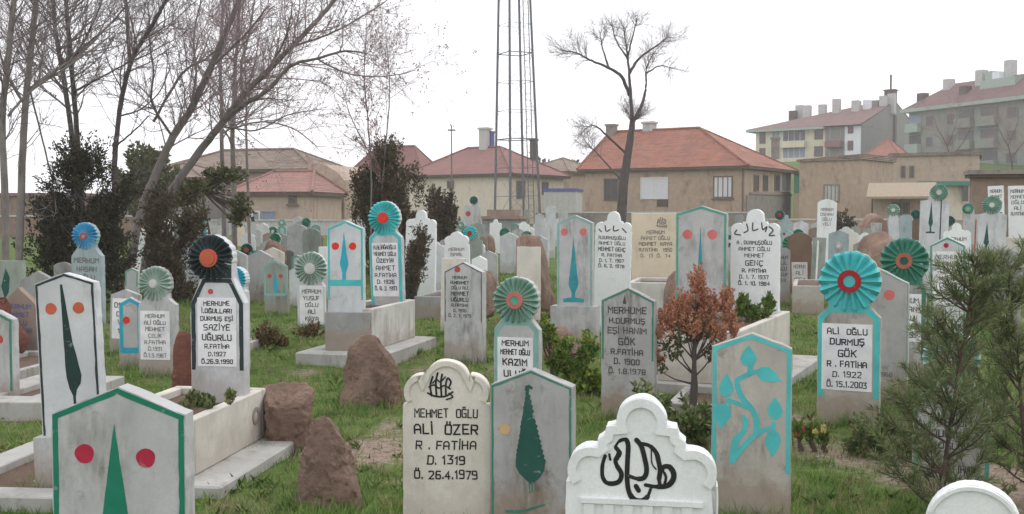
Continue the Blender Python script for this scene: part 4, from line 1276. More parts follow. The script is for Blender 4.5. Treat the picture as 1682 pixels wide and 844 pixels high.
# pine saplings with real needles
def pine(label, stem, Y, wid, nwh, seed, lmax, n_need=38):
    random.seed(seed)
    pts = [W(x, y, Y + dy) for x, y, dy in stem]
    g = gz(pts[0].x, Y)
    root = empty('pine_sapling', (pts[0].x, Y, g), label, 'sapling', 'young pines')
    B = Vector(root.location)
    pts = [p - B for p in pts]; pts[0].z = -.03
    P = [Vector(p) for p in catmull([tuple(p) for p in pts], 8)]
    n = len(P)
    MB().tube(P, [.014 * (1 - .75 * i / n) for i in range(n)], 7).build('trunk', M['bark_brown'], root)
    br = MB(); nd = MB()
    def needles(a, b, dens, l):
        d = (b - a)
        L = d.length; d = d.normalized()
        for _ in range(int(dens * L / .1)):
            t = random.random()
            q = a.lerp(b, t)
            r = rv()
            dd = (d * random.uniform(.35, 1.0) + (r - d * r.dot(d)) * .8 + Vector((0, 0, .15))).normalized()
            leaf_tri(nd, q, dd, l * random.uniform(.7, 1.15), .0021)
    for i in range(nwh):
        f = .10 + .86 * i / nwh
        c = P[min(n - 1, int(f * n))]
        for k in range(random.randint(3, 5)):
            a = random.uniform(0, 2 * pi)
            ln = lmax * (1 - f * .72) * random.uniform(.55, 1.1)
            d = Vector((cos(a), sin(a), random.uniform(.25, .8))).normalized()
            p = [c]
            for j in range(4):
                d = (d + Vector((0, 0, .16)) + rv() * .14).normalized()
                p.append(p[-1] + d * ln / 4)
            br.tube(p, [.006, .005, .004, .003, .002], 4)
            for j in range(1, 4):
                needles(p[j], p[j + 1], n_need * (.7 if j == 1 else 1.1), wid)
                for _k in range(2):
                    if random.random() > .75: continue
                    e = p[j] + (d + rv() * .9).normalized() * ln * .34
                    br.tube([p[j], e], [.003, .0015], 3)
                    needles(p[j].lerp(e, .3), e, n_need, wid)
    for i in range(int(n * .55), n - 1):
        needles(P[i], P[i + 1], n_need, wid)
    br.build('branch', M['bark_brown'], root)
    nd.build('needles', M['leaf_pine'], root)
pine('soft needled young pine leaning over the low round headed stone', [(1534, 900, 0), (1548, 790, 0), (1562, 690, .05), (1578, 590, .05), (1594, 490, .02), (1606, 420, 0)], 5.6, .066, 19, 5, .56)
pine('second young pine at the picture edge behind the leaning one', [(1690, 830, 0), (1682, 720, 0), (1672, 600, .04), (1660, 500, .02), (1654, 432, 0)], 6.1, .066, 17, 6, .56)
pine('small pine between the turquoise rosette stone and the leaning pine', [(1520, 770, 0), (1522, 700, 0), (1520, 620, 0), (1524, 500, 0)], 7.4, .06, 11, 8, .40, 30)

# ------------------------------------------------------------------ bare trees
def bare_tree(name, label, Y, limbs, barkm, twigm, seed, twig_len=1.5, dens=1.0, base=None, group='bare trees', zmax=8.2, levels=3, thin=1.0, first=.28, lfirst=.06, tips=.0):
    """limbs: list of ([(x, y, dY)...], r0 px, r1 px); the first one is the trunk"""
    random.seed(seed)
    s = Y / F
    p0 = W(limbs[0][0][0][0], limbs[0][0][0][1], Y)
    g = gz(p0.x, Y)
    root = empty(name, (p0.x, Y, g), label, 'tree', group)
    B = Vector(root.location)
    tr = MB(); tw = MB()
    jobs = []
    for li, (pp, r0, r1) in enumerate(limbs):
        pts = [W(p[0], p[1], Y + (p[2] if len(p) > 2 else 0)) - B for p in pp]
        if li == 0:
            pts[0] = Vector((pts[0].x, pts[0].y, -.1))
        P = [Vector(q) for q in catmull([tuple(q) for q in pts], 6)]
        P = [q + rv() * .006 * Y / 20 for q in P]
        n = len(P)
        rad = [(r0 + (r1 - r0) * i / max(1, n - 1)) * s * .8 for i in range(n)]
        tr.tube(P, rad, 8)
        L = sum((P[i + 1] - P[i]).length for i in range(n - 1))
        cnt = int(dens * L * 4.0)
        for _ in range(cnt):
            f = random.uniform(first if li == 0 else lfirst, 1) ** .85
            i = min(n - 2, int(f * (n - 1)))
            d = (P[i + 1] - P[i]).normalized()
            jobs.append((P[i], d, rad[i], f))
        if li > 0 or lfirst < .2: jobs += [(P[-1], (P[-1] - P[-2]).normalized(), rad[-1], 1.0)] * 3
    def grow(p, d, ln, r, lev):
        k = 4 if lev < 2 else 3
        q = [p]; dd = d.copy()
        for j in range(k):
            dd = (dd + rv() * .22 + Vector((0, 0, .05))).normalized()
            q.append(q[-1] + dd * ln / k)
        tw.tube(q, [r * (1 - .72 * j / k) for j in range(k + 1)], 4 if lev == 0 else 3, False)
        if lev >= levels - 1:
            if tips and random.random() < tips:
                for _ in range(random.randint(2, 6)):
                    leaf_tri(tw, q[-1] + rv() * .05, rv(), random.uniform(.035, .075), .016)
            return
        m = [5, 5, 4][lev] if lev < 3 else 3
        for _ in range(m):
            t = random.uniform(.2, 1)
            j = min(k - 1, int(t * k))
            b = q[j].lerp(q[j + 1], t * k - j)
            if B.z + b.z > zmax: continue
            nd = (q[j + 1] - q[j]).normalized()
            x = rv(); x = x - nd * x.dot(nd)
            if x.length < .1: continue
            nd = (nd * .75 + x.normalized() * random.uniform(.45, .9) + Vector((0, 0, .12))).normalized()
            grow(b, nd, ln * random.uniform(.42, .66), max(.0022 * Y / 20 * thin, r * .5), lev + 1)
    for (p, d, r, f) in jobs:
        if B.z + p.z > zmax: continue
        x = rv(); x = x - d * x.dot(d)
        if x.length < .1: continue
        nd = (d * .7 + x.normalized() * random.uniform(.5, 1.0) + Vector((0, 0, .1))).normalized()
        grow(p, nd, twig_len * random.uniform(.45, 1.15), min(r * .55, .016 * Y / 20 * thin), 0)
    tr.build('trunk', M[barkm], root, True)
    tw.build('crown', M[twigm], root)
    return root

bare_tree('bare_tree', 'thick dark trunk at the very edge among the bare trees', 16, [([(8, 470), (8, 330), (4, 200), (14, 90), (24, -10), (40, -120)], 8, 5), ([(6, 200, 0), (-20, 120, .3), (-60, 20, .5)], 4, 2), ([(14, 190, 0), (50, 150, .3), (110, 110, .4), (180, 60, .8)], 3, 1.5)], 'bark_grey', 'twig_dark', 11, 1.2, 1.1, tips=.05)
bare_tree('bare_tree', 'straight grey trunk second from the edge among the bare trees', 17.5, [([(28, 480), (34, 340), (40, 200), (50, 90), (60, -10), (66, -120)], 8, 5), ([(44, 150, 0), (90, 116, .4), (130, 90, .7), (180, 40, 1)], 4, 1.8), ([(40, 170, 0), (10, 120, -.4), (-10, 40, -.6)], 3, 1.6), ([(50, 150, 0), (70, 230, .4), (84, 290, .6)], 2, 1.5)], 'bark_grey', 'twig_grey', 12, 1.3, 1.1, tips=.05)
bare_tree('bare_tree', 'slim dark trunk leaning left inside the near black evergreen', 20, [([(136, 440), (122, 260), (108, 150), (94, 70), (86, -10), (80, -100)], 6, 3.5), ([(100, 110, 0), (130, 80, .4), (160, 20, .8), (175, -30, 1)], 3, 1.4), ([(108, 150, 0), (70, 100, .5), (50, 40, .9)], 2.4, 1.2)], 'bark_dark', 'twig_dark', 13, 1.5, 1.1, tips=.05)
bare_tree('bare_tree', 'slim dark trunk with one long bough reaching up to the right', 20.6, [([(146, 440), (130, 270), (122, 160), (114, 70), (108, -10), (104, -100)], 6, 4), ([(120, 92, 0), (146, 70, .4), (190, 30, .8), (230, -20, 1)], 3.2, 1.4), ([(122, 150, 0), (160, 130, -.5), (215, 100, -.9)], 2.6, 1.2)], 'bark_dark', 'twig_grey', 14, 1.5, 1.1, tips=.05)
bare_tree('bare_tree', 'black forked trunk rising from the near black evergreen', 20, [([(192, 460), (188, 300), (191, 230), (200, 160), (216, 100), (238, 60), (262, 20), (280, -20), (296, -90)], 6, 3), ([(214, 104, 0), (210, 60, .2), (207, 0, .3), (204, -80, .4)], 4, 2.6), ([(196, 190, 0), (230, 180, .6), (262, 150, 1), (280, 110, 1.3)], 2, 1), ([(190, 240, 0), (220, 215, -.5), (245, 190, -.8)], 2, 1)], 'bark_dark', 'twig_dark', 15, 1.4, .9)
bare_tree('bare_tree', 'pale slanting trunk leaning right behind the near black evergreen', 22, [([(206, 470), (228, 360), (254, 290), (284, 225), (314, 178), (346, 110), (372, 50), (392, 0), (416, -90)], 9.5, 4.5), ([(252, 200, .4), (300, 120, .3), (340, 95, .3), (372, 62, .4)], 3, 1.6), ([(314, 178, 0), (322, 120, .5), (318, 60, .9), (330, 0, 1.2)], 3, 1.4), ([(346, 110, 0), (400, 60, -.4), (440, 10, -.8)], 3, 1.4), ([(284, 225, 0), (250, 170, -.6), (252, 120, -.9), (244, 60, -1.2)], 2.8, 1.4)], 'bark_grey', 'twig_pale', 16, 1.5, 1.0, tips=.12)
bare_tree('bare_tree', 'pale slanting trunk with the longest boughs arching over the houses', 22.6, [([(232, 480), (252, 370), (284, 310), (330, 246), (366, 200), (400, 156), (440, 116), (480, 76), (520, 34), (556, -10), (590, -80)], 9.5, 3.4), ([(366, 200, 0), (404, 170, -.3), (440, 148, -.5), (478, 108, -.7), (520, 96, -.8), (566, 84, -1), (604, 88, -1)], 5, 1.6), ([(400, 156, 0), (396, 110, .5), (410, 50, .9), (420, -20, 1.2)], 3.4, 1.6), ([(480, 76, 0), (540, 56, .4), (600, 24, .8), (650, -10, 1.2)], 2.6, 1), ([(330, 246, 0), (360, 210, .6), (420, 214, 1), (470, 190, 1.4), (520, 180, 1.6)], 2.4, 1), ([(440, 116, 0), (470, 60, -.8), (480, 10, -1.2)], 2.4, 1.2), ([(520, 96, -.8), (570, 120, -1), (630, 126, -1.2), (680, 116, -1.4)], 1.8, .8)], 'bark_grey', 'twig_pale', 17, 1.4, 1.1, tips=.16)
bare_tree('bare_tree', 'thin upright trunk in front of the low grey white block stone', 28, [([(370, 400), (366, 300), (364, 200), (362, 100), (366, 0), (368, -60)], 5, 2.2), ([(364, 220, 0), (410, 190, .4), (450, 150, .8)], 2, .9), ([(364, 160, 0), (330, 120, .4), (310, 60, .8)], 2, .9)], 'bark_grey', 'twig_grey', 18, 1.7, .8, zmax=9)
bare_tree('bare_tree', 'straight upright trunk before the pink tiled house', 29, [([(386, 400), (384, 300), (382, 220), (386, 120), (392, 40), (396, -60)], 6, 2.6), ([(384, 210, 0), (430, 200, -.5), (480, 210, -1), (520, 240, -1.3)], 2, .9), ([(384, 170, 0), (430, 130, .6), (470, 120, 1)], 2, .9)], 'bark_grey', 'twig_red', 19, 1.8, .8, zmax=9)
bare_tree('bare_tree', 'very slender pale trunk between the red shutter post and the tan wall', 31, [([(410, 420), (408, 330), (405, 240), (404, 150), (400, 60)], 3.4, 1.4)], 'bark_grey', 'twig_grey', 20, 1.2, .6, zmax=9, first=.55)
bare_tree('bare_tree', 'wispy tall saplings growing out of the dark columnar evergreen', 24.5, [([(608, 440), (610, 300), (604, 200), (598, 120), (602, 50)], 2, .8), ([(626, 330, .2), (634, 230, .2), (640, 150, .3), (636, 80, .3)], 1.8, .7), ([(612, 260, 0), (580, 200, .3), (560, 140, .6)], 1.3, .6)], 'bark_grey', 'twig_red', 21, 1.0, 1.3, levels=3, first=.3, tips=.25)
bare_tree('bare_tree', 'dark trunked spreading bare tree standing alone before the red roofed house', 52, [
    ([(1020, 396), (1022, 330), (1029, 268), (1036, 222), (1039, 198)], 11.5, 5.6), ([(1039, 198, 0), (1036, 159, 0), (1033, 116, 0), (1029, 76, 0), (1024, 44, .3)], 4.2, .9),
    ([(1034, 156, 0), (1021, 126, -.6), (999, 111, -1), (973, 100, -1.4), (949, 88, -1.6), (922, 82, -1.8)], 4, 1), ([(1034, 120, 0), (1050, 96, .6), (1076, 77, 1), (1099, 60, 1.4)], 3.4, .8),
    ([(1040, 200, 0), (1055, 170, .4), (1061, 143, .6), (1062, 113, .8), (1072, 88, 1)], 4, .8), ([(1000, 111, -1), (990, 80, -.4), (985, 52, 0)], 2.4, .7), ([(1031, 96, 0), (1012, 66, .8), (1004, 36, 1.4)], 2.2, .7),
    ([(1032, 90, 0), (1040, 56, -1), (1046, 34, -1.4)], 2, .7), ([(1062, 120, .8), (1084, 108, 1.6), (1104, 112, 2)], 2, .6), ([(1026, 250, 0), (996, 222, -.6), (976, 206, -1), (960, 212, -1.3)], 2.6, .8), ([(1024, 300, 0), (990, 262, .8), (966, 236, 1.4)], 2.4, .8)],
    'bark_dark', 'twig_dark', 22, 1.25, 2.0, zmax=11, thin=.26, first=.97, lfirst=.55)
for i, (x, Y, lab) in enumerate(((1660, 92, 'reddish bare tree before the pale green apartment block at the picture edge'), (1560, 96, 'faint bare tree before the middle of the pale green apartment block'))):
    bare_tree('bare_tree', lab, Y, [([(x, 330), (x + 3, 280), (x - 4, 240)], 2, 1.1), ([(x - 4, 240, 0), (x - 18, 214, 0), (x - 28, 190, .5)], 1, .4), ([(x - 4, 240, 0), (x + 10, 205, .5), (x + 14, 178, 1)], 1, .4), ([(x, 262, 0), (x + 24, 230, -.5), (x + 36, 206, -1)], 1, .4)], 'bark_brown', 'twig_red', 30 + i, 2.6, .6, zmax=30, thin=.22, first=.5)

# ------------------------------------------------------------------ ground and grass
random.seed(99)
PATCH = [((605, 735), .8, .34), ((690, 800), .0, .3), ((40, 770), .8, .5), ((440, 830), .5, .28), ((640, 690), .45, .3), ((500, 610), .4, .3), ((1660, 800), .9, .5), ((1320, 690), .3, .3), ((700, 610), .5, .3), ((130, 660), .6, .6)]
PW = []
for (x, y), k, r in PATCH:
    Y = depth_of(y)
    PW.append((W(x, y, Y).x, Y, k, r))
def dirt(x, y):
    v = .25 + .55 * noise.noise(Vector((x * .7, y * .55, 1.3))) + .35 * noise.noise(Vector((x * 2.1, y * 1.9, 5))) + .15 * noise.noise(Vector((x * 6, y * 6, 2)))
    for px, py, k, r in PW:
        d = sqrt((x - px) ** 2 + ((y - py) * .7) ** 2)
        v += k * max(0, 1 - d / r / 1.6)
    return max(0, min(1, v))
xs = [-260, -160, -100, -70, -50, -36, -28, -22, -18] + [-15 + .14 * i for i in range(215)] + [16, 19, 23, 28, 34, 40, 46, 52, 60, 70, 84, 100, 130, 180, 260]
ys = [-60, -25, -8, 0, 1.5] + [2.5 + .12 * i for i in range(190)] + [26, 27.5, 29, 31, 33, 36, 40, 45, 50, 56, 62, 68, 75, 82, 88, 94, 100, 108, 116, 124, 132, 140, 150, 160, 175, 200, 240, 320]
gv = [(x, y, gz_fine(x, y)) for y in ys for x in xs]
nx = len(xs)
gf = [(j * nx + i, j * nx + i + 1, (j + 1) * nx + i + 1, (j + 1) * nx + i) for j in range(len(ys) - 1) for i in range(nx - 1)]
me = bpy.data.meshes.new('ground'); me.from_pydata(gv, [], gf)
at = me.attributes.new('bare', 'FLOAT', 'POINT')
at.data.foreach_set('value', [dirt(x, y) for x, y, z in gv])
me.polygons.foreach_set('use_smooth', [True] * len(gf))
def ground_mat():
    m, nt, b = new_mat('cemetery_ground')
    v = coords(nt, rnd=False)
    at = N(nt, 'ShaderNodeAttribute', attribute_name='bare')
    f1, _ = noise_fac(nt, v, 5, .35, .65, 6, .7)
    g = mixc(nt, f1, C(68, 88, 44, 1), C(104, 118, 66, 1))
    f2, h2 = noise_fac(nt, v, 16, .4, .62, 6, .7)
    d = mixc(nt, f2, C(132, 116, 104, 1), C(158, 142, 128, 1))
    f3, h3 = noise_fac(nt, v, 40, .56, .66, 4, .6)
    d = mixc(nt, f3, d, C(96, 82, 70, 1))
    a = N(nt, 'ShaderNodeMath', operation='MULTIPLY_ADD')
    nt.links.new(h2, a.inputs[0]); a.inputs[1].default_value = .6; nt.links.new(at.outputs['Fac'], a.inputs[2])
    r = N(nt, 'ShaderNodeMapRange'); r.inputs['From Min'].default_value = .78; r.inputs['From Max'].default_value = 1.05
    nt.links.new(a.outputs[0], r.inputs['Value'])
    nt.links.new(mixc(nt, r.outputs['Result'], g, d), b.inputs['Base Color'])
    b.inputs['Roughness'].default_value = 1
    b.inputs['Specular IOR Level'].default_value = .1
    bump(nt, b, h3, .7, .03)
    return m
tag(link('ground', me, ground_mat()), kind='structure')

M['grass'] = leafmat('grass_blade', C(78, 110, 48, 1.08), C(116, 146, 72, 1.08), C(142, 138, 96, 1.1), 1.7)
M['straw'] = leafmat('dry_grass_blade', C(138, 124, 94, 1), C(160, 146, 112, 1), C(110, 104, 70, 1), 2.5)
gm = MB(); sm = MB()
cnt = 0
def blade(mb, x, y, z, h, w):
    a = random.uniform(0, 2 * pi); b = len(mb.v)
    ca, sa = cos(a) * w, sin(a) * w
    lx, ly = random.gauss(0, .45) * h, random.gauss(0, .45) * h
    mb.v += [(x - ca, y - sa, z - .01), (x + ca, y + sa, z - .01), (x + lx, y + ly, z + h)]
    mb.f.append((b, b + 1, b + 2))
while cnt < 26000:
    u = random.random()
    y = 3.4 + 24 * u ** 1.5
    half = y * .52 + .6
    x = random.uniform(-half, half)
    d = dirt(x, y)
    if random.random() < (d - .25) * 1.5: 
        if random.random() > .06: continue
    cnt += 1
    z = gz_fine(x, y)
    k = 1 if y < 12 else 1 + (y - 12) * .05
    mb = sm if random.random() < .10 + .25 * d else gm
    tall = 1.0 + .9 * max(0, noise.noise(Vector((x * 1.3, y * 1.3, 11))))
    for _ in range(9):
        blade(mb, x + random.gauss(0, .05), y + random.gauss(0, .05), z, random.uniform(.02, .066) * tall * k, random.uniform(.002, .004) * k * (1 + y / 22))
# longer tufts hard up against the foot of the stones
for (X, Y, w) in PLACES:
    if Y > 20: continue
    for _ in range(int(150 * w / .45)):
        x = X + random.uniform(-.6, .6) * w; y = Y - .07 - abs(random.gauss(0, .05))
        if dirt(x, y) > .95: continue
        blade(gm, x, y, gz_fine(x, y), random.uniform(.04, .17), random.uniform(.002, .005))
for o in [o for o in COL.objects if o.name.startswith('boulder')]:
    wd = o.dimensions.x if o.dimensions.x > 0 else .4
    for _ in range(260):
        a = random.uniform(0, 2 * pi); k = random.uniform(.8, 1.15)
        x = o.location.x + cos(a) * wd * .52 * k; y = o.location.y + sin(a) * .2 * k
        blade(gm, x, y, gz_fine(x, y), random.uniform(.04, .13), random.uniform(.002, .005))
tag(gm.build('grass', M['grass']), 'short green grass over the whole cemetery', 'grass', kind='stuff')
tag(sm.build('dry_grass', M['straw']), 'dry straw coloured grass between the green', 'grass', kind='stuff')
wm = MB()
n_w = 0
while n_w < 620:
    y = 4.2 + 13 * random.random() ** 1.4
    x = random.uniform(-y * .52, y * .52)
    if noise.noise(Vector((x * .8, y * .8, 21))) < .05: continue
    n_w += 1
    z = gz_fine(x, y); sc = random.uniform(.5, 1.2)
    for k in range(random.randint(7, 14)):
        a = random.uniform(0, 2 * pi)
        d = Vector((cos(a), sin(a), random.uniform(.35, 1.6))).normalized()
        leaf_tri(wm, Vector((x + random.gauss(0, .02), y + random.gauss(0, .02), z)), d, random.uniform(.04, .11) * sc, random.uniform(.007, .014) * sc)
tag(wm.build('weeds', M['leaf_green']), 'broad leaved low weeds growing through the grass', 'weeds', kind='stuff')
dl = MB()
for _ in range(2600):
    y = 3.6 + 14 * random.random() ** 1.3
    x = random.uniform(-y * .52, y * .52)
    z = gz_fine(x, y) + random.uniform(.004, .03)
    a = random.uniform(0, 6.3); r_ = random.uniform(.010, .026); b_ = len(dl.v)
    for k, (u, v_) in enumerate(((1, 0), (.1, .45), (-.9, .1), (0, -.5))):
        dl.v.append((x + r_ * (u * cos(a) - v_ * sin(a)), y + r_ * (u * sin(a) + v_ * cos(a)), z + random.uniform(-.006, .01)))
    dl.f.append((b_, b_ + 1, b_ + 2, b_ + 3))
tag(dl.build('dead_leaves', M['leaf_rust']), 'dead brown leaves lying in the grass', 'leaves', kind='stuff')
# pebbles and clods on the bare earth
pm = MB()
for _ in range(1500):
    y = 3.6 + 12 * random.random() ** 1.3
    x = random.uniform(-y * .52, y * .52)
    if dirt(x, y) < .6: continue
    r = random.uniform(.008, .03); z = gz_fine(x, y)
    b = len(pm.v)
    for i in range(5):
        a = 2 * pi * i / 5 + random.uniform(-.3, .3)
        pm.v.append((x + r * cos(a), y + r * sin(a), z - .004))
    for i in range(4):
        a = 2 * pi * i / 4 + random.uniform(-.3, .3)
        pm.v.append((x + r * .55 * cos(a), y + r * .55 * sin(a), z + r * random.uniform(.4, .7)))
    pm.f.append((b + 5, b + 6, b + 7, b + 8))
    for i, (p, q) in enumerate(((0, 1), (1, 2), (2, 3), (3, 4), (4, 0))):
        pm.f.append((b + p, b + q, b + 5 + min(3, i)))
    for i in range(3): pm.f.append((b + 5 + i, b + i + 1, b + 6 + i))
    pm.f.append((b + 8, b + 4, b + 5))
tag(pm.build('pebbles', M['pinkbrown']), 'small stones and clods on the bare earth', 'pebbles', kind='stuff')
# ------------------------------------------------------------------ buildings
random.seed(5)
M['plaster_tan'] = stone('tan_plaster', C(170, 150, 132, 1.15), grime=(112, 98, 86), stain=.5, var=.14, sk=1.6)
M['plaster_cream'] = stone('cream_plaster', C(208, 197, 182, 1.12), grime=(150, 136, 118), stain=.4, var=.08, sk=1.6)
M['plaster_buff'] = stone('buff_plaster', C(174, 156, 140, 1.12), grime=(128, 110, 96), stain=.5, var=.14, sk=1.6)
M['mud'] = stone('mud_brick_wall', C(140, 120, 106, 1.1), grime=(96, 82, 72), stain=.6, var=.22, sk=1.6)
M['mudgrey'] = stone('grey_rubble_wall', C(144, 136, 128, 1.1), grime=(100, 94, 88), stain=.6, var=.2, sk=1.6)
M['yellow'] = stone('pale_yellow_render', C(206, 198, 174, 1.1), stain=.2, var=.06, sk=1.6)
M['whiteren'] = stone('white_render', C(218, 220, 226, 1.1), stain=.15, var=.05, sk=1.6)
M['greyren'] = stone('grey_render', C(132, 130, 126, 1.1), stain=.4, var=.12, sk=1.6)
M['greenren'] = stone('pale_green_render', C(136, 142, 130, 1.1), stain=.4, var=.12, sk=1.6)
M['greentrim'] = plain('green_trim', C(150, 162, 152, 1.1))
M['tile_red'] = tilemat('red_tile', C(148, 92, 74, 1.03), C(164, 106, 86, 1.03), C(112, 86, 74, 1.03))
M['tile_dull'] = tilemat('dull_red_tile', C(138, 94, 88, 1.05), C(150, 104, 98, 1.05), C(120, 98, 92, 1.05))
M['tile_pink'] = tilemat('faded_pink_tile', C(152, 108, 100, 1.05), C(162, 120, 110, 1.05), C(130, 108, 100, 1.05))
M['tile_grey'] = tilemat('grey_brown_tile', C(128, 112, 100, 1.1), C(142, 126, 112, 1.1), C(104, 92, 82, 1.1))
M['tile_maroon'] = tilemat('maroon_tile', C(116, 84, 80, 1.05), C(132, 98, 92, 1.05), C(98, 84, 80, 1.05))
M['wood'] = plain('dark_wood', C(84, 70, 60, 1.1))
M['frame'] = plain('white_frame', C(204, 202, 198, 1.1))
M['frame_brown'] = plain('brown_frame', C(110, 94, 82, 1.1))
M['frame_red'] = plain('red_frame', C(112, 60, 54, 1.1))
M['curtain'] = plain('white_curtain', C(200, 200, 204, 1.1), scale=14)
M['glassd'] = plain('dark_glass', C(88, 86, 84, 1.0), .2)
M['bluetrim'] = plain('blue_trim', C(86, 92, 140, 1.1))
M['shedgrey'] = plain('grey_sheet', C(178, 176, 172, 1.1))
M['steel'] = plain('galvanised_steel', C(108, 108, 112, 1), .6, .1)
M['concrete_far'] = stone('pale_chimney_concrete', C(188, 186, 184, 1.1), stain=.3)
M['blueshut'] = plain('blue_grey_shutter', C(130, 138, 154, 1.1))
M['greenpaint'] = plain('green_boarding', C(70, 124, 104, 1.1))
M['ochre_roof'] = plain('ochre_sheet', C(150, 134, 114, 1.05))

class Bld:
    """corner nearest the camera at photo column cpx, distance Y; long front runs to the left, side wall to the right"""
    def __init__(s, name, label, cat, cpx, Y, yaw, lpx, rpx, eave_y, wall, base_z=None, side=None, group=None, parts=True):
        s.q = lambda p: (p - 841) / F
        s.a = R(yaw); s.Y = Y
        s.cx = s.q(cpx) * Y
        ca, sa = cos(s.a), sin(s.a)
        q = s.q(lpx); s.L = (s.cx - q * Y) / (ca + q * sa)
        q = s.q(rpx); s.D = (q * Y - s.cx) / (sa - q * ca) if side is None else side
        s.g = gz(s.cx, Y) if base_z is None else base_z
        s.h = W(cpx, eave_y, Y).z - s.g
        s.root = empty(name, (s.cx, Y, s.g), label, cat, group, -s.a)
        # local: x from -L to 0 along the front (front faces -y), y from 0 to D
        s.wallmat = wall
        MB().box(-s.L, 0, 0, s.D, -1.5, s.h).build('wall', M[wall], s.root)
    def fx(s, p):      # photo column -> local x on the front
        q = s.q(p); return -(s.cx - q * s.Y) / (cos(s.a) + q * sin(s.a))
    def sy(s, p):      # photo column -> local y on the side wall
        q = s.q(p); return (q * s.Y - s.cx) / (sin(s.a) - q * cos(s.a))
    def rx(s, p, m):   # photo column -> local x at depth m behind the front
        q = s.q(p); return (q * (s.Y + m * cos(s.a)) - s.cx - m * sin(s.a)) / (cos(s.a) + q * sin(s.a))
    def wz(s, px, y, front=True):
        if front:
            d = -s.fx(px) * sin(s.a)
        else:
            d = s.sy(px) * cos(s.a)
        return W(px, y, s.Y + d).z - s.g
    def hip(s, rise, over, mat, ridge=None, eave_t=.18, hipl=None, hipr=None):
        x0, x1, y0, y1 = -s.L - over, over, -over, s.D + over
        m = (y0 + y1) / 2
        k = (y1 - y0) / 2
        hl = k if hipl is None else hipl; hr = k if hipr is None else hipr
        b = MB(); z = s.h + .0; e = s.h + eave_t
        rl, rr = x0 + hl, x1 - hr
        if rl > rr: rl = rr = (rl + rr) / 2
        b.v = [(x0, y0, e), (x1, y0, e), (x1, y1, e), (x0, y1, e), (rl, m, e + rise), (rr, m, e + rise)]
        b.f = [(0, 1, 5, 4), (1, 2, 5), (2, 3, 4, 5), (3, 0, 4)]
        s.roof = b.build('roof', M[mat], s.root)
        s.ridge = (rl, rr, m, e + rise)
        MB().box(x0 + .02, x1 - .02, y0 + .02, y1 - .02, s.h - .05, e - .003).build('eave', M['wood'], s.root)
        tb = MB()
        tb.tube([(rl, m, e + rise + .02), (rr, m, e + rise + .02)], [.12, .12], 6)
        for c, r in (((x0, y0), rl), ((x1, y0), rr), ((x1, y1), rr), ((x0, y1), rl)):
            tb.tube([(c[0], c[1], e + .02), (r, m, e + rise + .02)], [.1, .1], 5)
        tb.build('ridge_tiles', M[mat], s.roof)
    def win(s, p0, y0, p1, y1, front=True, frame='frame_brown', pane='glassd', bars=1, sill=True, th=.09, shut=None):
        if front:
            a, b = s.fx(p0), s.fx(p1)
        else:
            a, b = s.sy(p0), s.sy(p1)
        z1, z0 = s.wz((p0 + p1) / 2, y0, front), s.wz((p0 + p1) / 2, y1, front)
        def bx(mb, u0, u1, w0, w1, d0, d1):
            if front: mb.box(u0, u1, d0, d1, w0, w1)
            else: mb.box(-d1, -d0, u0, u1, w0, w1)
        m = MB(); f = th
        bx(m, a, a + f, z0, z1, -.06, .04); bx(m, b - f, b, z0, z1, -.06, .04)
        bx(m, a + f, b - f, z1 - f, z1, -.06, .04); bx(m, a + f, b - f, z0, z0 + f, -.06, .04)
        for i in range(bars):
            c = a + (b - a) * (i + 1) / (bars + 1)
            bx(m, c - f * .35, c + f * .35, z0 + f, z1 - f, -.05, .02)
        if sill:
            bx(m, a - .1, b + .1, z0 - .12, z0 - .003, -.14, .04)
        w = m.build('window', M[frame], s.root)
        m = MB(); bx(m, a + f * .9, b - f * .9, z0 + f * .9, z1 - f * .9, -.02, .03)
        m.build('pane', M[pane], w)
        return w
    def chim(s, x, y, z0, w, h, mat='concrete_far', cap=True):
        m = MB().box(x - w / 2, x + w / 2, y - w / 2, y + w / 2, z0, z0 + h)
        c = m.build('chimney', M[mat], s.root)
        if cap:
            MB().box(x - w * .62, x + w * .62, y - w * .62, y + w * .62, z0 + h + .002, z0 + h + .16).build('chimney_cap', M[mat], c)

# the red roofed house in the middle
b = Bld('house', 'tan plastered house with big orange red hipped roof', 'house', 1222, 76, 32, 960, 1298, 276, 'plaster_tan')
b.hip(3.25, .45, 'tile_red', hipl=b.rx(1002, b.D / 2) + b.L + .45, hipr=.45 - b.rx(1148, b.D / 2))
b.win(1052, 291, 1097, 327, True, 'frame', 'curtain', 1, False)
MB().box(b.fx(1079), b.fx(1097), -.05, .02, b.wz(1088, 339), b.wz(1088, 328)).build('boarded_opening', M['wood'], b.root)
b.win(1171, 289, 1203, 325, True, 'frame_brown', 'curtain', 3)
b.win(992, 293, 1016, 330, True, 'frame_brown', 'glassd', 1, False)
for p in (1237, 1252, 1271):
    b.win(p, 287, p + 8, 314, False, 'frame_brown', 'glassd', 0, False)
b.win(1281, 285, 1297, 315, False, 'frame', 'shedgrey', 1, False)
MB().box(-.003, .12, b.sy(1230), b.sy(1298), b.wz(1260, 320, False), b.wz(1260, 317, False)).build('string_course', M['mudgrey'], b.root)
MB().box(.0, .09, .3, b.D - .2, -1, b.wz(1260, 322, False)).build('plinth', M['mudgrey'], b.root)
m = MB(); m.tube([(-.08, -.12, -.5), (-.08, -.12, b.h)], [.06, .06], 6); m.build('drainpipe', M['frame_brown'], b.root)
rl, rr, rm, rz = b.ridge
b.chim(b.rx(1004, rm - .3), rm - .3, rz - .8, .7, 1.25, 'mudgrey'); b.chim(b.rx(1066, rm + .3), rm + .3, rz - .8, .85, 1.35, 'concrete_far')
b.chim(.2, 6.2, b.h + .9, .5, 1.5, 'mudgrey')
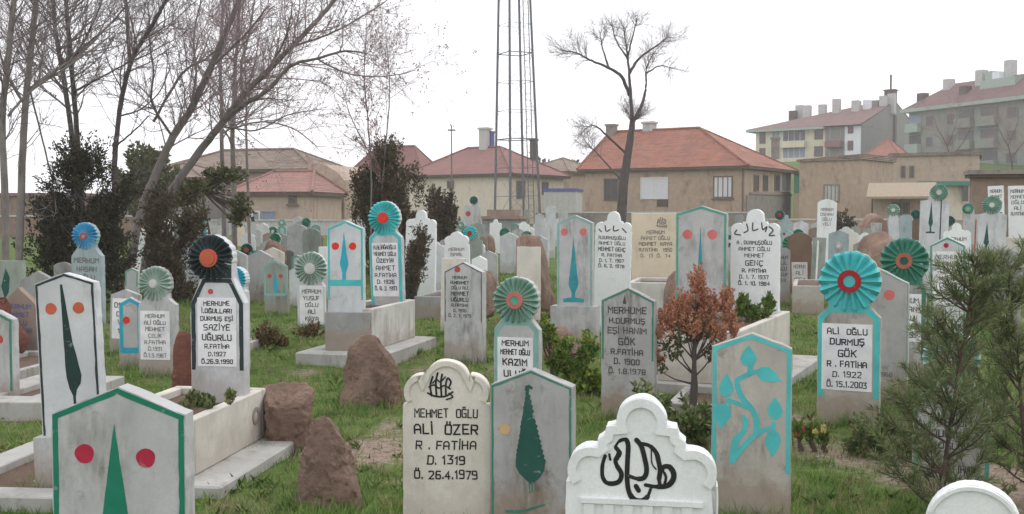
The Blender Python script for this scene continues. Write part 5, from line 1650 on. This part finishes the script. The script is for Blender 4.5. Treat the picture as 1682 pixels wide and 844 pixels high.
b = Bld('annex', 'green boarded lean-to at the end of the red roofed house', 'shed', 1322, 82, 20, 1303, 1328, 284, 'plaster_tan', side=3)
MB().box(-b.L - .2, .2, -.4, 3.2, b.h + .002, b.h + .14).build('roof', M['wood'], b.root)
MB().box(-b.L + .05, -.05, -.06, .02, b.h - 1.5, b.h - .1).build('boarding', M['greenpaint'], b.root)

# cream house with dull red roof
b = Bld('house', 'cream house with dull red hipped roof behind the mast', 'house', 838, 88, 34, 672, 925, 288, 'plaster_cream')
b.hip(2.5, .5, 'tile_dull', hipl=b.rx(768, b.D / 2) + b.L + .5, hipr=.5 - b.rx(822, b.D / 2))
b.win(735, 297, 746, 310, True, 'frame_brown', 'glassd', 0, False)
b.win(848, 297, 862, 326, False, 'frame_brown', 'glassd', 0, False)
b.win(890, 299, 900, 320, False, 'frame_brown', 'glassd', 0, False)
rl, rr, rm, rz = b.ridge
b.chim(b.rx(797, rm), rm, rz - .3, .8, 1.9, 'shedgrey'); b.chim(b.rx(806, rm + .4), rm + .4, rz - .3, .5, 1.6, 'bluetrim'); b.chim(-.4, rm, rz - 1.2, .5, 1.6, 'wood')
b = Bld('house', 'low brownish roofed house between the cream house and the blue topped shed', 'house', 930, 104, 30, 862, 985, 284, 'plaster_tan')
b.hip(1.5, .5, 'tile_grey')
b = Bld('house', 'house with dull tiled roof peeping over the dark columnar evergreen', 'house', 690, 100, 25, 590, 712, 280, 'plaster_tan')
b.hip(2.2, .5, 'tile_dull')
# grey sheet shed with blue top
b = Bld('shed', 'pale grey sheet metal shed with a blue top edge', 'shed', 946, 73, 12, 893, 955, 314, 'shedgrey', side=3)
MB().box(-b.L - .06, .06, -.08, 3.1, b.h + .002, b.h + .2).build('roof_edge', M['bluetrim'], b.root)
m = MB()
for i in range(6):
    x = -b.L * (i + .5) / 6
    m.box(x - .03, x + .03, -.04, .01, 0, b.h - .05)
m.build('seam', M['shedgrey'], b.root)

# houses at the left
b = Bld('house', 'low tan house with a faded pink tiled roof', 'house', 508, 60, 10, 384, 545, 320, 'plaster_buff', side=5.5)
b.hip(1.25, .3, 'tile_pink', hipl=1.6, hipr=1.0)
b.win(474, 322, 488, 335, True, 'frame_brown', 'glassd', 0)
b.win(414, 346, 428, 370, True, 'frame', 'blueshut', 0, False); b.win(430, 346, 452, 370, True, 'blueshut', 'blueshut', 0, False)
b = Bld('house', 'broad tan house with grey brown roof behind the pink tiled one', 'house', 512, 74, 18, 262, 575, 281, 'plaster_tan')
b.hip(1.55, .4, 'tile_grey', hipl=4, hipr=3.4)
b.win(494, 264 + 20, 500, 292, True, 'frame', 'glassd', 0, False)
b = Bld('outbuilding', 'windowless tan mud building with a sloping top beside the pink roofed house', 'building', 566, 66, 20, 506, 582, 296, 'plaster_buff', side=5)
mb = MB(); mb.plate([(-b.L, b.h), (0, b.h), (-b.L * .2, b.h + .55), (-b.L * .55, b.h + 1.0), (-b.L, b.h + 1.1)], 0, 5); mb.build('gable', M['plaster_buff'], b.root)
b.win(530, 330, 536, 350, True, 'frame_brown', 'glassd', 0, False)
b = Bld('house', 'grey plastered wall of a house seen between the bare trunks', 'house', 330, 64, 12, 200, 350, 296, 'greyren', side=6)
b.hip(1.0, .3, 'tile_grey')
b = Bld('house', 'low flat roofed house far behind the left trunks', 'house', 120, 70, 8, -60, 140, 322, 'mud', side=6)
MB().box(-b.L - .2, .2, -.2, 6.2, b.h + .002, b.h + .22).build('roof', M['tile_dull'], b.root)

# tan building at the right and its neighbours
b = Bld('outbuilding', 'blind tan plastered building with one lattice window', 'building', 1415, 62, 40, 1312, 1466, 262, 'plaster_tan')
mb = MB(); mb.plate([(-b.L - .15, b.h + .002), (.15, b.h + .002), (.15, b.h + .34), (-b.L - .15, b.h + .12)], -.12, b.D + .2); mb.build('roof_slab', M['tile_grey'], b.root)
b.win(1352, 302, 1378, 332, True, 'mudgrey', 'shedgrey', 3, False)
b = Bld('outbuilding', 'low buff building under an ochre sheet canopy', 'building', 1530, 56, 22, 1434, 1545, 318, 'plaster_buff', side=4)
m = MB(); m.v = [(-b.L - .3, -1.1, b.h - .15), (.2, -1.1, b.h - .15), (.2, .9, b.h + .62), (-b.L - .3, .9, b.h + .62), (-b.L - .3, -1.1, b.h - .27), (.2, -1.1, b.h - .27), (.2, .9, b.h + .5), (-b.L - .3, .9, b.h + .5)]
m.f = [(0, 1, 2, 3), (7, 6, 5, 4), (0, 4, 5, 1), (1, 5, 6, 2), (2, 6, 7, 3), (3, 7, 4, 0)]
m.build('canopy', M['ochre_roof'], b.root)
m = MB()
for x in (-b.L, -b.L * .5, 0): m.tube([(x, -1.0, -.3), (x, -1.0, b.h - .2)], [.05, .05], 6)
m.build('post', M['wood'], b.root)
b.win(1464, 332, 1494, 352, True, 'frame_brown', 'glassd', 0, False)
b = Bld('shed', 'pale walled shed with a dark green roof edge', 'shed', 1580, 62, 15, 1516, 1592, 305, 'plaster_cream', side=3)
MB().box(-b.L - .3, .5, -.5, 3.2, b.h + .002, b.h + .26).build('roof', M['greenpaint'], b.root)
MB().box(-b.L * .02, .25, -.42, -.05, b.h - .9, b.h).build('gutter_box', M['glassd'], b.root)
b = Bld('outbuilding', 'long brown mud building behind the ochre canopy', 'building', 1606, 84, 24, 1462, 1640, 254, 'plaster_buff', side=7)
MB().box(-b.L - .2, .2, -.2, 7.2, b.h + .002, b.h + .25).build('roof', M['tile_grey'], b.root)
for p in (1478, 1492): b.win(p, 272, p + 8, 292, True, 'frame_brown', 'glassd', 0, False)
m = MB()
for i in range(7):
    a0 = pi / 2 * i / 6
b = Bld('mud_wall', 'tall mud brick wall with a dark overhanging cap at the right picture edge', 'wall', 1800, 31, 16, 1596, 1820, 290, 'mud', side=.6)
MB().box(-b.L - .12, .12, -.18, .8, b.h + .002, b.h + .09).build('cap_board', M['wood'], b.root)
MB().box(-b.L - .16, .16, -.24, .86, b.h + .092, b.h + .22).build('cap', M['mudgrey'], b.root)
# low cemetery walls
for lab, p0, p1, Y, y, mt in (('long low grey cemetery wall in front of the cream house', 300, 860, 58, 363, 'concrete_far'), ('low pale wall below the red roofed house', 880, 1240, 66, 350, 'mudgrey'), ('low mud wall far at the left behind the trunks', -140, 330, 55, 356, 'mud'), ('pale low wall below the tan building at the right', 1240, 1620, 52, 362, 'plaster_buff')):
    b = Bld('boundary_wall', lab, 'wall', p1, Y, 0, p0, p1, y, mt, side=.35)
    MB().box(-b.L - .03, .03, -.05, .40, b.h + .002, b.h + .09).build('coping', M['concrete_far'], b.root)
b = Bld('stone_tomb', 'large grey stepped stone tomb near the foot of the mast', 'tomb', 850, 44, 14, 792, 858, 360, 'rawgrey', side=1.5)
MB().box(-b.L - .12, .12, -.12, 1.6, b.h + .002, b.h + .13).build('cap_slab', M['pinkbrown'], b.root)
MB().box(-b.L * .9, -b.L * .1, .2, 1.2, b.h + .132, b.h + .4).build('upper_block', M['pinkbrown'], b.root)

# apartment blocks on the hill
b = Bld('apartment_block', 'pale yellow apartment block with red roof, white end panel and many chimneys', 'apartment block', 1412, 160, 36, 1240, 1512, 206, 'yellow')
L, D, h = b.L, b.D, b.h
xw = b.fx(1386); xr = b.fx(1354)
MB().box(xw, 0, -.12, .02, -1.5, h - .02).build('white_panel', M['whiteren'], b.root)
MB().box(xr, xw - .003, -.06, .02, -1.5, h - .02).build('grey_bay', M['greyren'], b.root)
MB().box(.0, .12, .1, D - .1, -1.5, h - .02).build('side_wall', M['greyren'], b.root)
rise = W(1460, 167, 160 + D * .5 * cos(b.a)).z - b.g - h
m = MB(); m.v = [(-.1, -.5, h), (-.1, D + .5, h), (-.1, D * .5, h + rise), (.12, -.5, h), (.12, D + .5, h), (.12, D * .5, h + rise)]
m.f = [(0, 2, 1), (3, 4, 5), (0, 1, 4, 3), (1, 2, 5, 4), (2, 0, 3, 5)]
m.build('gable', M['greyren'], b.root)
m = MB()
m.v = [(-L - 1.2, -1.0, h + .1), (.2, -1.0, h + .1), (.2, D * .5, h + rise + .12), (-L + D * .42, D * .5, h + rise + .12), (-L - 1.2, D + 1, h + .1), (.2, D + 1, h + .1)]
m.f = [(0, 1, 2, 3), (0, 3, 4), (4, 3, 2, 5)]
b.roof = m.build('roof', M['tile_maroon'], b.root)
MB().box(-L - 1.25, xr, -1.05, D + 1, h - .3, h + .08).build('eave', M['greentrim'], b.root)
for y0, y1 in ((214, 234), (241, 262)):
    b.win(1246, y0 + 2, 1256, y1 + 2, True, 'frame_red', 'glassd', 0, False); b.win(1266, y0, 1280, y1 - 3, True, 'frame', 'blueshut', 1, False)
    b.win(1284, y0 - 1, 1322, y1 - 2, True, 'frame', 'glassd' if y0 < 220 else 'blueshut', 3, False); b.win(1336, y0 - 1, 1350, y1 - 5, True, 'frame_red', 'glassd', 0, False)
    a = b.fx(1284); c = b.fx(1322); z = b.wz(1303, y1 - 1)
    MB().box(a - .1, c + .1, -1.1, -.01, z - .9, z).build('balcony', M['yellow'], b.root)
    a = b.fx(1357); c = b.fx(1383); z = b.wz(1370, y1 - 2)
    MB().box(a, c, -1.2, -.07, z - .9, z).build('balcony', M['tile_dull'], b.root)
    b.win(1361, y0 - 5, 1379, y1 - 4, True, 'frame', 'glassd', 1, False)
for y0, y1 in ((204, 219), (231, 247)):
    a, c = b.fx(1391), b.fx(1400); z1, z0 = b.wz(1395, y0), b.wz(1395, y1)
    w = MB().box(a, c, -.2, -.11, z0, z1).build('window', M['frame_red'], b.root)
    MB().box(a + .15, c - .15, -.22, -.19, z0 + .15, z1 - .15).build('pane', M['glassd'], w)
m = MB().box(.1, .5, D * .47, D * .47 + .8, -1, h + rise * .55).build('flue', M['wood'], b.root)
for p, yy, hh, mt in ((1262, .3, 2.3, 'wood'), (1268, .34, 3.2, 'concrete_far'), (1286, .3, 3.2, 'concrete_far'), (1312, .3, 3.2, 'concrete_far'), (1338, .28, 4.2, 'concrete_far'), (1354, .44, 3, 'greentrim'), (1368, .3, 3.6, 'concrete_far'), (1383, .34, 3.4, 'whiteren'), (1390, .4, 3, 'greyren'), (1404, .4, 3.8, 'concrete_far'), (1414, .44, 4, 'concrete_far')):
    b.chim(b.fx(p), D * yy, h + rise * yy * 1.3, 1.1, hh * .8, mt, False)
b.chim(.0 - .6, D * .5, h + rise - .4, 1.6, 2.2, 'wood'); 
m = MB().tube([(-.6, D * .5, h + rise + 1.5), (-.6, D * .5, h + rise + 4.4)], [.16, .16], 6).build('antenna_mast', M['wood'], b.root)
b = Bld('house', 'small house with bright red roof below the grey gable', 'house', 1470, 125, 30, 1424, 1490, 258, 'mudgrey')
b.hip(2.3, .5, 'tile_red')
b.win(1440, 262, 1448, 275, True, 'frame', 'glassd', 0, False)

b = Bld('apartment_block', 'grey green apartment block with stacked balconies at the picture edge', 'apartment block', 1780, 132, 66, 1490, 1860, 152, 'greenren')
L, D, h = b.L, b.D, b.h
MB().box(-L - .8, .8, -1.0, D + 1, h + .002, h + .5).build('eave', M['greentrim'], b.root)
b.h = h + .5
m = MB(); rz = h + .5
m.v = [(-L - .6, -.8, rz), (.6, -.8, rz), (.6, D + .8, rz), (-L - .6, D + .8, rz), (-L + 4, D * .5, rz + 3.6), (-2, D * .5, rz + 3.6)]
m.f = [(0, 1, 5, 4), (1, 2, 5), (2, 3, 4, 5), (3, 0, 4)]
m.build('roof', M['tile_maroon'], b.root)
b.h = h
fl = 3.0
for k in range(5):
    zt = h - .25 - fl * k
    for p0, p1, kind in ((1492, 1510, 'bal'), (1518, 1530, 'win'), (1552, 1566, 'win'), (1572, 1596, 'bal'), (1608, 1636, 'bal'), (1650, 1668, 'win'), (1690, 1720, 'bal')):
        a, c = b.fx(p0), b.fx(p1)
        if kind == 'bal':
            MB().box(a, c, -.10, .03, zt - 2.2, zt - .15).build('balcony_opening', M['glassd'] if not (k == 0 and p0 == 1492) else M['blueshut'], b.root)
            MB().box(a - .15, c + .15, -.9, -.102, zt - 2.75, zt - 1.45).build('balcony', M['greenren'] if p0 != 1492 else M['greentrim'], b.root)
        else:
            w = MB().box(a, c, -.08, .02, zt - 2.0, zt - .5).build('window', M['greyren'], b.root)
            MB().box(a + .15, c - .15, -.1, -.079, zt - 1.9, zt - .6).build('pane', M['glassd'], w)
for f, hh, mt, yy in ((.97, 1.8, 'wood', .2), (.86, 3.0, 'concrete_far', .4), (.70, 2.0, 'wood', .2), (.66, 3.6, 'concrete_far', .4), (.60, 3.2, 'greentrim', .4), (.56, 3.0, 'whiteren', .4), (.52, 4.2, 'concrete_far', .5), (.36, 3.8, 'concrete_far', .45), (.30, 4.4, 'greentrim', .45), (.16, 4.2, 'concrete_far', .45)):
    b.chim(-L * f, D * yy, h + .5 + 3.0 * yy, 1.2, hh, mt, False)
m = MB()
m.v = [(-L * .62, D * .25, h + 2.2), (-L * .40, D * .25, h + 2.2), (-L * .40, D * .5, h + 4.6), (-L * .62, D * .5, h + 4.6)]
m.box(-L * .62, -L * .42, D * .22, D * .6, h + 1.5, h + 3.6)
m.v = m.v[4:]; m.f = [tuple(i - 4 for i in q) for q in m.f]
m.build('dormer', M['greentrim'], b.root)

# ------------------------------------------------------------------ lattice mast
Y = 66
c = W(850, 360, Y)
root = empty('lattice_mast', (c.x, Y, gz(c.x, Y)), 'tall slim steel lattice mast rising out of the picture', 'mast', None, R(28))
H = 36.0
root.rotation_euler = (0, -R(.9), R(28))
def hw(z): return 1.06 * (1 - z / 44.0)
cs = [(-1, -1), (1, -1), (1, 1), (-1, 1)]
for i, (sx, sy) in enumerate(cs):
    MB().tube([(sx * hw(0), sy * hw(0), -.3), (sx * hw(H), sy * hw(H), H)], [.08, .06], 6).build('leg', M['steel'], root)
m = MB(); z = .4; k = 0
while z < H - 1:
    z2 = z + 1.75
    for i in range(4):
        a, d = cs[i], cs[(i + 1) % 4]
        A = (a[0] * hw(z), a[1] * hw(z), z); Bp = (d[0] * hw(z), d[1] * hw(z), z)
        Cc = (d[0] * hw(z2), d[1] * hw(z2), z2); Dd = (a[0] * hw(z2), a[1] * hw(z2), z2)
        m.tube([A, Bp], [.014 if k % 3 else .032] * 2, 4)
        m.tube([A, Cc] if (k + i) % 2 else [Bp, Dd], [.011] * 2, 3)
    z = z2; k += 1
m.build('bracing', M['steel'], root)
m = MB()
for dx in (-.18, .18): m.tube([(dx + .5, -hw(0) * .9, 0), (dx + .3, -hw(H) * .9, H)], [.03, .03], 4)
for i in range(90): m.tube([(.32 - .002 * i, -hw(i * .4) * .9, i * .4), (.68 - .002 * i, -hw(i * .4) * .9, i * .4)], [.014, .014], 3)
m.build('ladder', M['steel'], root)
# a slender lamp pole and stub poles
for x, yt, Yd, lab in ((742, 206, 60, 'thin dark pole against the sky above the pointed evergreens'),):
    c = W(x, 360, Yd); top = W(x, yt, Yd).z
    o = empty('utility_pole', (c.x, Yd, gz(c.x, Yd)), lab, 'pole')
    g = gz(c.x, Yd)
    MB().tube([(0, 0, -.2), (0, 0, top - g)], [.05, .035], 6).build('post', M['steel'], o)
    MB().box(-.22, .22, -.03, .03, top - g - .3, top - g - .22).build('crossbar', M['steel'], o)

# ------------------------------------------------------------------ sky, sun, camera
hz, hn, hb = new_mat('haze_air')
hn.nodes.remove(hb)
pv = hn.nodes.new('ShaderNodeVolumePrincipled')
pv.inputs['Color'].default_value = (.97, .97, .98, 1); pv.inputs['Density'].default_value = .0011; pv.inputs['Anisotropy'].default_value = .2
hn.links.new(pv.outputs[0], hn.nodes['Material Output'].inputs['Volume'])
tag(MB().box(-264, 264, -64, 324, -2.5, 48).build('haze', hz), 'thin pale haze in the air over the cemetery and the hill', 'haze', kind='stuff')
w = bpy.data.worlds.new('World'); SC.world = w
w.use_nodes = True
nt = w.node_tree
bg = nt.nodes['Background']
SUN_EL, SUN_AZ = radians(46), radians(38)     # azimuth measured from +y towards +x
sky = nt.nodes.new('ShaderNodeTexSky'); sky.sky_type = 'NISHITA'; sky.sun_disc = False
sky.sun_elevation = SUN_EL; sky.sun_rotation = SUN_AZ; sky.dust_density = 4; sky.ozone_density = 1
mx = nt.nodes.new('ShaderNodeMix'); mx.data_type = 'RGBA'
mx.inputs[0].default_value = .93
nt.links.new(sky.outputs[0], mx.inputs[6])
mx.inputs[7].default_value = (12.2, 12.25, 12.6, 1)
nt.links.new(mx.outputs[2], bg.inputs['Color'])
bg.inputs['Strength'].default_value = .12
sl = bpy.data.lights.new('sun', 'SUN'); sl.energy = 1.0; sl.angle = radians(25); sl.color = (1, .98, .95)
so = bpy.data.objects.new('sun', sl); COL.objects.link(so)
dirv = Vector((sin(SUN_AZ) * cos(SUN_EL), cos(SUN_AZ) * cos(SUN_EL), sin(SUN_EL)))
so.rotation_euler = (-dirv).to_track_quat('-Z', 'Y').to_euler()
so.location = (20, 30, 40)
cam = bpy.data.cameras.new('camera'); cam.sensor_width = 36; cam.lens = 36 * F / 1682; cam.clip_end = 3000; cam.clip_start = .05
co = bpy.data.objects.new('camera', cam); COL.objects.link(co)
co.location = EYE; co.rotation_euler = (radians(90) - PITCH, 0, 0)
SC.camera = co
vs = SC.view_settings
vs.view_transform = 'Standard'; vs.look = 'None'; vs.exposure = 0; vs.gamma = 1; vs.use_curve_mapping = False
SC.cycles.max_bounces = 4
SC.cycles.diffuse_bounces = 3
